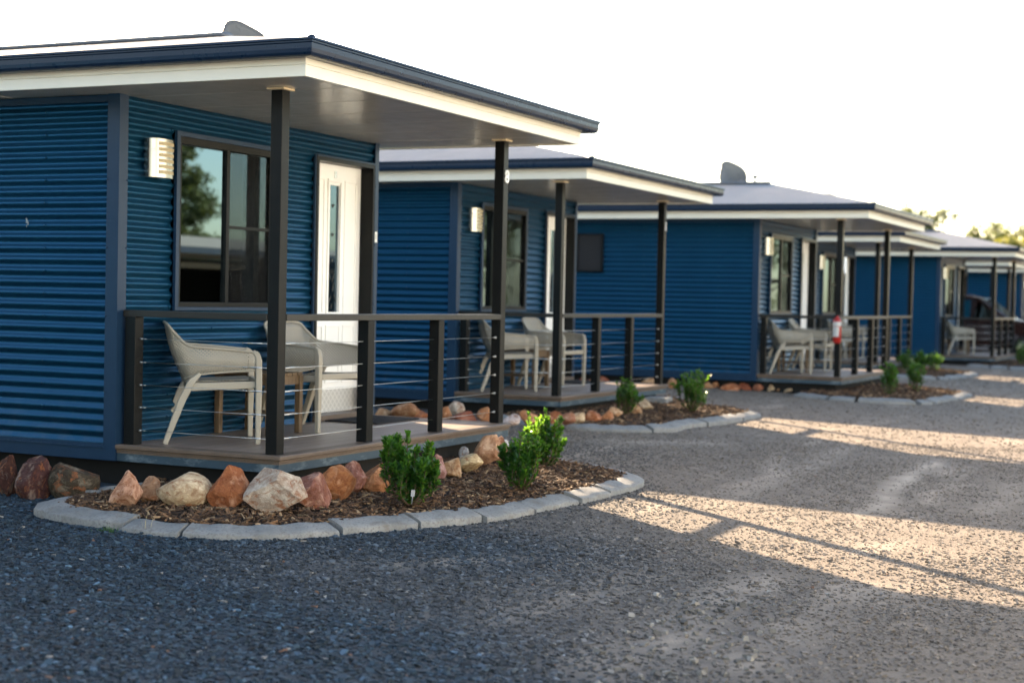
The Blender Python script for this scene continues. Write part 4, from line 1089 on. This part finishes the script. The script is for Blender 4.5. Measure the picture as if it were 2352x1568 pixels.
shrub(1199, 1293, 938, 1077, 3600, "shrub with bright sunlit yellow green top in the nearest bed", 3, .05)
shrub(1409, 1466, 864, 952, 1500, "dark green shrub before the second cabin's deck", 4, .08)
shrub(1552, 1627, 842, 946, 2000, "sunlit shrub near the tip of the second cabin's bed", 5, .08)
shrub(2026, 2062, 828, 906, 700, "dark shrub below the third cabin's deck corner", 6, .08)
shrub(2080, 2124, 826, 898, 700, "sunlit shrub near the tip of the third cabin's bed", 7, .08)
shrub(2062, 2098, 796, 852, 500, "dim dark shrub before the fourth cabin's verandah", 8, .06)
shrub(2098, 2130, 799, 850, 500, "yellow lit shrub in the middle of the fourth bed", 9, .06)
shrub(2128, 2164, 803, 852, 500, "dark round shrub at the tip of the fourth bed", 10, .06)
shrub(2332, 2372, 775, 845, 600, 'dark shrub at the right picture edge', 11, .0)
b_ = on_ground(948, 1150, .12); mb = MB(); mb.box(-.012, .012, -.0012, .0012, .045, .085); mb.tube([(0, 0, 0), (0, 0, .06)], .0025, 5)
M['tag'] = painted('faded_tag', (.22, .23, .245), .5, .3); tg_ = mb.build('plant_tag', M['tag']); tg_.location = (b_.x, b_.y - .10, b_.z - .005); tg_.rotation_euler = (R(-6), R(8), R(25)); tag(tg_, 'small white plant tag stuck in front of the front shrub', 'plant tag')

# ------------------------------------------------------------------ gravel stones
def gravel(name, label, n, y0, y1, smin, smax, seed, margin=1.6):
    rng = np.random.default_rng(seed)
    P = []
    have = 0
    while have < n:
        y = np.sqrt(rng.uniform(y0 * y0, y1 * y1, n * 2)); hw = .3273 * y + margin; x = rng.uniform(-1, 1, n * 2) * hw
        lx = (x - X0) * CY + (y - Y0) * SY; ly = -(x - X0) * SY + (y - Y0) * CY
        ok = np.ones(len(x), bool)
        for (ox, oy, dz) in OFF:
            a, b = lx - ox, ly - oy
            ok &= ~((a > -.05) & (a < 3.4) & (b > 0.3))
        for i in range(3):
            ox, oy, dz = OFF[i]; poly = BEDZ[i]; a, b = lx - ox, ly - oy; j = len(poly) - 1; ins = np.zeros(len(x), bool)
            for q in range(len(poly)):
                (xi, yi), (xj, yj) = poly[q], poly[j]
                cnd = ((yi > b) != (yj > b)) & (a < (xj - xi) * (b - yi) / (yj - yi + 1e-12) + xi); ins ^= cnd; j = q
            ok &= ~ins
        # the driven part of the yard carries fewer loose stones
        t = np.clip(.34 * x + .035 * y + .1 + .25 * np.sin(x * 1.7 + y * .9) * np.sin(y * 1.3 - x * .6), 0, 1)
        thin = np.zeros(len(x))
        for (a_, b_, w_, st_) in TRACKS_AND_SUN:
            A, B = on_ground(*a_), on_ground(*b_); L = math.hypot(B.x - A.x, B.y - A.y); tx, ty = (B.x - A.x) / L, (B.y - A.y) / L
            al = (x - A.x) * tx + (y - A.y) * ty; ac = np.abs(-(x - A.x) * ty + (y - A.y) * tx + .1 * np.sin(al * 2.1))
            thin = np.maximum(thin, np.clip(1.3 - ac / w_, 0, 1) * (al > 0) * (al < L) * st_ * .95)
        ok &= rng.random(len(x)) > thin
        blot = .5 + .5 * np.sin(x * 2.3 + 1.3 * np.sin(y * 1.1)) * np.sin(y * 1.9 + 1.1 * np.sin(x * 1.4))
        ok &= rng.random(len(x)) < (1 - t * (.25 + .50 * blot))
        P.append(np.stack([x, y, t], 1)[ok]); have += ok.sum()
    P = np.concatenate(P)[:n]
    sz = (smin + (smax - smin) * rng.beta(1.3, 4.2, n)) * (1 - .28 * P[:, 2])
    cube = np.array([(-1,-1,-1),(1,-1,-1),(1,1,-1),(-1,1,-1),(-1,-1,1),(1,-1,1),(1,1,1),(-1,1,1)], float)
    V = cube[None] + rng.uniform(-.55, .45, (n, 8, 3)); V *= (sz[:, None] * rng.uniform(.55, 1.15, (n, 3)) * np.array((1, 1, .42)))[:, None, :] * .5
    a = rng.uniform(0, 6.283, n); ca, sa = np.cos(a), np.sin(a); tb = rng.normal(0, .35, n)
    x, y, z = V[..., 0], V[..., 1], V[..., 2]
    z2 = z * np.cos(tb)[:, None] + x * np.sin(tb)[:, None]; x2 = x * np.cos(tb)[:, None] - z * np.sin(tb)[:, None]
    X = x2 * ca[:, None] - y * sa[:, None] + P[:, 0:1]; Y = x2 * sa[:, None] + y * ca[:, None] + P[:, 1:2]; Z = z2 + (sz * .13)[:, None] + (GY * np.clip(-(X - X0) * SY + (Y - Y0) * CY, -14, 3))
    V = np.stack([X, Y, Z], 2).reshape(-1, 3)
    q = np.array([(0,3,2,1),(4,5,6,7),(0,1,5,4),(1,2,6,5),(2,3,7,6),(3,0,4,7)]); F = (np.arange(n)[:, None, None] * 8 + q[None]).reshape(-1, 4)
    t = P[:, 2:3]; br = rng.lognormal(0, 1, (n, 1)) ** (.52 - .24 * P[:, 2:3])
    col = ((1 - t) * np.array((.020, .037, .055)) + t * np.array((.150, .127, .107))) * br  # left stones are darkened and blued beyond their own colour to mimic shade
    pale = rng.random(n) < .005; col[pale] = np.array((.26, .25, .235)) * rng.uniform(.7, 1.2, (pale.sum(), 1))
    rusty = rng.random(n) < .0025; col[rusty] = np.array((.16, .09, .06))
    C = np.repeat(np.concatenate([np.clip(col, .01, .7), np.ones((n, 1))], 1), 8, 0)
    o = np_mesh(name, V, F, M['gravel'], False, None, C); tag(o, label, 'gravel', kind='stuff'); return o
gravel('gravel', 'loose grey gravel stones in the foreground', 85000, 4.4, 9.2, .008, .040, 21)
gravel('gravel', 'loose grey gravel stones along the middle of the drive', 60000, 9.2, 16, .010, .034, 22, 2.0)
gravel('gravel', 'loose grey gravel stones along the far drive', 30000, 16, 34, .016, .05, 23, 1.0)
# windrow of bigger stones at the bottom, right of the middle
rng = np.random.default_rng(4); mb = MB(); Vw = []; Fw = []; Cw = []
for k in range(190):
    t = rng.beta(1.2, 1.6); u = 1560 + rng.normal(0, 95) + (1 - t) * 70; v_ = 1360 + 240 * t
    p = on_ground(u, v_, 0); s_ = .008 + .017 * rng.beta(1.2, 2.5); b0 = len(Vw); e = Matrix.Rotation(rng.uniform(0, 6.28), 3, 'Z') @ Matrix.Rotation(rng.normal(0, .5), 3, 'X')
    for c8 in ((-1,-1,-1),(1,-1,-1),(1,1,-1),(-1,1,-1),(-1,-1,1),(1,-1,1),(1,1,1),(-1,1,1)):
        w_ = e @ (Vector([q + rng.uniform(-.5, .4) for q in c8]) * s_ * .62); Vw.append((p.x + w_.x, p.y + w_.y, p.z + w_.z * .8 + s_ * .35))
    for f in ((0,3,2,1),(4,5,6,7),(0,1,5,4),(1,2,6,5),(2,3,7,6),(3,0,4,7)): Fw.append([b0 + q for q in f])
    c_ = np.array((.145, .138, .128)) * rng.lognormal(0, .35); Cw += [(*np.clip(c_, 0, .7), 1)] * 8
tag(np_mesh('gravel', Vw, Fw, M['gravel'], False, None, Cw), 'scattered larger stones at the bottom of the drive', 'gravel', kind='stuff')

# ------------------------------------------------------------------ trees
def gum(loc, h, crown_w, label, seed, mat, nl=4500, lsize=.16, lean=0, droop=.5, trunk_frac=.35, group=None):
    rng = np.random.default_rng(seed); root = empty('gum_tree', loc); tag(root, label, 'tree', group)
    tk = MB(); top = Vector((lean * h, 0, h * .82)); P = catmull([(0, 0, -.2), (lean*h*.2 + .1, .1, h*.3), (lean*h*.6 - .1, 0, h*.6), top], 6)
    tk.tube(P, [h*.026*(1 - .8*i/(len(P)-1)) for i in range(len(P))], 8)
    tips = []
    for q in range(15):
        f = trunk_frac + (1 - trunk_frac) * (q + .5) / 15; i = min(int(f * (len(P)-1)), len(P)-2); b = P[i]; a = q * 2.4 + rng.uniform(-.4, .4)
        L = crown_w * .5 * (1 - .45 * abs(f - .6)) * rng.uniform(.6, 1.05); e = b + Vector((math.cos(a) * L, math.sin(a) * L, L * rng.uniform(.25, .8)))
        m = b.lerp(e, .5) + Vector((0, 0, L * .12)); B = catmull([b, m, e], 5); tk.tube(B, [h*.009*(1 - .75*j/(len(B)-1)) for j in range(len(B))], 5)
        for j in (5, 7, 9, 10): tips.append((B[j], L))
    for j in (-1, -3): tips.append((P[j], crown_w * .3))
    tk.build('trunk', M['bark'], root)
    cs = []; ds = []; tn = []
    for p, L in tips:
        for c in range(3):
            cc = p + Vector(rng.normal(0, L * .22, 3)); rad = max(.3, L * rng.uniform(.16, .30)); m = int(nl / len(tips) / 3); tone = rng.uniform(.1, .9)
            for _ in range(m):
                v_ = rng.normal(0, 1, 3); v_ /= np.linalg.norm(v_); v_ *= rad * rng.random() ** .45
                cs.append((cc.x + v_[0], cc.y + v_[1], cc.z + v_[2] * .8)); ds.append((v_[0] + rng.normal(0, .4), v_[1] + rng.normal(0, .4), v_[2] * .3 - droop)); tn.append(tone + rng.uniform(-.25, .25))
    V, F, C = leaf_cloud(cs, ds, lsize, rng, np.array(tn), 1.2, .34)
    np_mesh('crown', V, F, mat, True, root, C)
    return root
def tree_px(u, vtop, y, cw_px, label, seed, mat, **kw):
    p = at_dist(u, vtop, y); k = FPX / y
    return gum((p.x, p.y, 0), p.z * 1.02, cw_px / k, label, seed, mat, **kw)
GT = 'gum trees beyond the cabins'
tree_px(2122, 452, 62, 135, 'loose gum tree standing up behind the third cabin roof', 1, M['gum'], nl=4200, lsize=.20, group=GT)
tree_px(2268, 508, 75, 120, 'thin gum tree behind the far roofs, left of the yellow one', 2, M['gum'], nl=2600, lsize=.24, group=GT)
tree_px(2318, 498, 90, 125, 'sparse taller gum tree between the two shorter far trees', 3, M['gum'], nl=2600, lsize=.26, group=GT)
tree_px(2338, 518, 70, 90, 'bright yellow green tree behind the far roof', 4, M['gumyellow'], nl=3600, lsize=.22, group=GT)
tree_px(2372, 490, 100, 110, 'tall gum tree cut by the right picture edge', 5, M['gum'], nl=2400, lsize=.26, group=GT)
# what the window panes mirror, across the drive
def across(lx, ly): return W2(lx, ly)
x, y = across(44.4, -33); gum((x, y, -.3), 10.5, 3.6, 'tall dark gum tree across the drive, mirrored in the window', 6, M['gum'], nl=14000, lsize=.26, droop=1.0, trunk_frac=.25)
x, y = across(43.2, -31.5); gum((x, y, -.3), 5.2, 3.4, 'bushy lower gum tree across the drive, mirrored below the tall one', 7, M['gum'], nl=10000, lsize=.22, droop=.8, trunk_frac=.2)
for (q, lx, ly, hh) in ((8, 62, -24, 9), (9, 70, -30, 8), (10, 74, -16, 7.5)):
    x, y = across(lx, ly); gum((x, y, 0), hh, 6.5, ['gum tree far across the drive', 'low gum tree far across the drive', 'gum tree at the far end of the drive, outside the picture'][q - 8], q, M['gum'], nl=4000, lsize=.34, trunk_frac=.25)

def carport(lx, ly, rz, wx, wy, label):
    x, y = across(lx, ly); root = empty('carport', (x, y, 0), YAW + rz); tag(root, label, 'carport', 'carports across the drive')
    mb = MB(); hx, hy = wx/2, wy/2; rid = .42
    V = [(-hx-.4, -hy-.4, 2.28), (hx+.4, -hy-.4, 2.28), (hx+.4, hy+.4, 2.28), (-hx-.4, hy+.4, 2.28), (-hx+hy, 0, 2.28+rid), (hx-hy, 0, 2.28+rid)]
    mb.add(V, [(0,1,5,4),(1,2,5),(2,3,4,5),(3,0,4),(0,3,2,1)]); mb.build('roof', M['tan'], root)
    mb = MB(); mb.box(-hx-.45, hx+.45, hy+.4, hy+.5, 2.14, 2.27); mb.box(-hx-.45, hx+.45, -hy-.5, -hy-.4, 2.14, 2.27); mb.box(hx+.4, hx+.5, -hy-.4, hy+.4, 2.14, 2.27); mb.build('gutter', M['gutter'], root)
    mb = MB(); mb.box(-hx, hx, -hy, -hy+.1, 0, 2.14); mb.box(-hx, -hx+.1, -hy+.1, hy, 0, 2.14); mb.box(hx-.1, hx, -hy+.1, hy, 0, 2.14); mb.build('wall', M['black'], root)
    mb = MB(); mb.box(-hx+.12, hx-.12, hy-.25, hy-.2, 1.85, 1.97); mb.build('beam', M['timber'], root)
    for k in range(4):
        mb = MB(); px = -hx + .2 + k * (wx - .5) / 3; mb.box(px, px+.1, hy-.2, hy-.1, 0, 2.14); mb.build('post', M['post'], root)
    return root
carport(23.5, -15.5, R(0), 11, 6.5, 'tan roofed carport across the drive, mirrored in the nearest window')
carport(52, -13, R(-20), 10, 6, 'second tan roofed carport farther along the far side of the drive')

x, y = across(-3, -14.5); root = empty('bounce_block', (x, y, ghl(-14)), YAW); tag(root, 'long pale block added across the drive, unseen, to bounce sunlight onto the porches', 'building')  # added out of view as a sunlit reflector that fills the porches
mb = MB(); mb.box(-16, 16, -3, 3, 0, 4.8); mb.build('wall', M['bouncewall'], root)
mb = MB(); mb.prism([(-3.6, 4.801), (3.6, 4.801), (0, 5.7)], 'x', -16.5, 16.5); mb.build('roof', M['tan'], root)
for k in range(6):
    mb = MB(); mb.box(-13 + k * 5, -11.8 + k * 5, 3.0, 3.04, 1.1, 2.1); w_ = mb.build('window', M['frame'], root)
    mb = MB(); mb.box(-12.94 + k * 5, -11.86 + k * 5, 3.04, 3.05, 1.16, 2.04); mb.build('pane', M['glass'], w_)

# weeds at the kerb
def weed(u, v, n, hgt, label, seed, colr):
    p = on_ground(u, v); r = random.Random(seed); mb = MB()
    for _ in range(n):
        a = r.uniform(0, 6.28); L = hgt * r.uniform(.5, 1.1); bx, by = r.gauss(0, .03), r.gauss(0, .012); d_ = Vector((math.cos(a), math.sin(a), 0)); s_ = Vector((-d_.y, d_.x, 0)) * .0018
        P = [Vector((bx, by, 0)) + d_ * (L * .5 * t * t) + Vector((0, 0, L * (t - .25 * t * t))) for t in (0, .4, .75, 1)]
        V = []
        for i_, q in enumerate(P): V += [q - s_ * (1 - i_ / 3.2), q + s_ * (1 - i_ / 3.2)]
        mb.add(V, [(0, 1, 3, 2), (2, 3, 5, 4), (4, 5, 7, 6)], True)
    o = mb.build('grass_tuft', colr, None, 0, False); o.location = p; tag(o, label, 'weed'); return o
M['weed'] = painted('weed_green', (.03, .085, .02), .6, .3, .3); M['straw'] = painted('dry_straw', (.40, .36, .22), .7, .3, .2)
weed(246, 1222, 70, .05, 'low tuft of green grass along the kerb, at the left', 1, M['weed'])
weed(338, 1226, 3, .24, 'single dry grass stalk standing up before the kerb', 2, M['straw'])

# power line
a = at_dist(1700, 440, 80); b = at_dist(2700, 430, 80); mb = MB(); pts = []
for i in range(25):
    t = i / 24; p = a.lerp(b, t); p.z -= .25 * 4 * t * (1 - t); pts.append(p)
mb.tube(pts, .05, 5); pw = mb.build('power_line', M['wire']); tag(pw, 'thin power line crossing the sky above the far roofs', 'power line')

# ------------------------------------------------------------------ parked car
def car():
    x, y = W2(34.15, 1.05); root = empty('parked_car', (x, y, 0), YAW - R(90)); tag(root, 'dark red car parked in the gap between two far cabins', 'car')
    # local: +x forward, y left
    prof = [(-2.2, .45), (-2.25, .75), (-2.18, 1.05), (-2.05, 1.55), (-1.7, 1.68), (-.3, 1.70), (.15, 1.62), (.95, 1.08), (1.6, 1.00), (2.0, .92), (2.12, .72), (2.12, .42), (1.75, .34), (-1.9, .34)]
    mb = MB(); n = len(prof); V = []
    for (yy, sc) in ((-.86, 1.0), (-.78, 1.0), (.78, 1.0), (.86, 1.0)):
        for (px, pz) in prof:
            tuck = .16 * max(0, (pz - 1.0) / .7) if abs(yy) > .8 else .0
            V.append((px * (1 if abs(yy) < .8 else .985), math.copysign(abs(yy) - tuck, yy), pz))
    F = []
    for q in range(3):
        for i in range(n): F.append((q*n+i, q*n+(i+1) % n, (q+1)*n+(i+1) % n, (q+1)*n+i))
    F.append(tuple(range(n))); F.append(tuple(3*n + i for i in range(n)))
    mb.add(V, F); mb.build('body', M['carpaint'], root, .03)
    for s in (-1, 1):
        mb = MB(); yy = s * .775
        for (a, b) in ((-1.9, -.95), (-.85, -.05)):
            V = [(a, s*.85, 1.08), (b, s*.85, 1.08), (min(b, b), s*.742, 1.56), (a + .1, s*.742, 1.56)]; V2 = [(p, q - s*.015, r) for p, q, r in V]
            mb.add(V + V2, [(0,1,2,3),(4,5,6,7),(0,1,5,4),(1,2,6,5),(2,3,7,6),(3,0,4,7)])
        V = [(.05, s*.85, 1.08), (.80, s*.845, 1.08), (.12, s*.742, 1.54)]; mb.add(V, [(0, 1, 2)])
        mb.build('side_window', M['glass'], root)
        mb = MB(); mb.sphere((.62, s*.98, 1.12), .11, 10, 8, (.5, .8, .75)); mb.build('wing_mirror', M['carpaint'], root)
        mb = MB(); mb.sphere((2.08, s*.62, .78), .15, 12, 8, (.4, 1.0, .62)); mb.build('headlight', M['lampglass'], root)
    mb = MB(); mb.add([(.20, -.66, 1.62), (.20, .66, 1.62), (.93, .74, 1.12), (.93, -.74, 1.12)], [(0, 1, 2, 3)]); wz = mb.build('windscreen', M['glass'], root); wz.location = (.012, 0, .018)
    mb = MB(); mb.box(2.105, 2.13, -.42, .42, .62, .80); mb.build('grille', M['black'], root, .01)
    mb = MB(); mb.box(1.95, 2.2, -.84, .84, .36, .56); mb.build('bumper', M['carpaint'], root, .04)
    for px in (-1.4, 1.35):
        for s in (-1, 1):
            mb = MB(); mb.tube([(px, s*.70, .34), (px, s*.885, .34)], .34, 24); w_ = mb.build('wheel', M['rubber'], root, .03)
            mb = MB(); mb.tube([(px, s*.885, .34), (px, s*.895, .34)], .21, 18); mb.build('rim', M['chrome'], w_)
    return root
car()
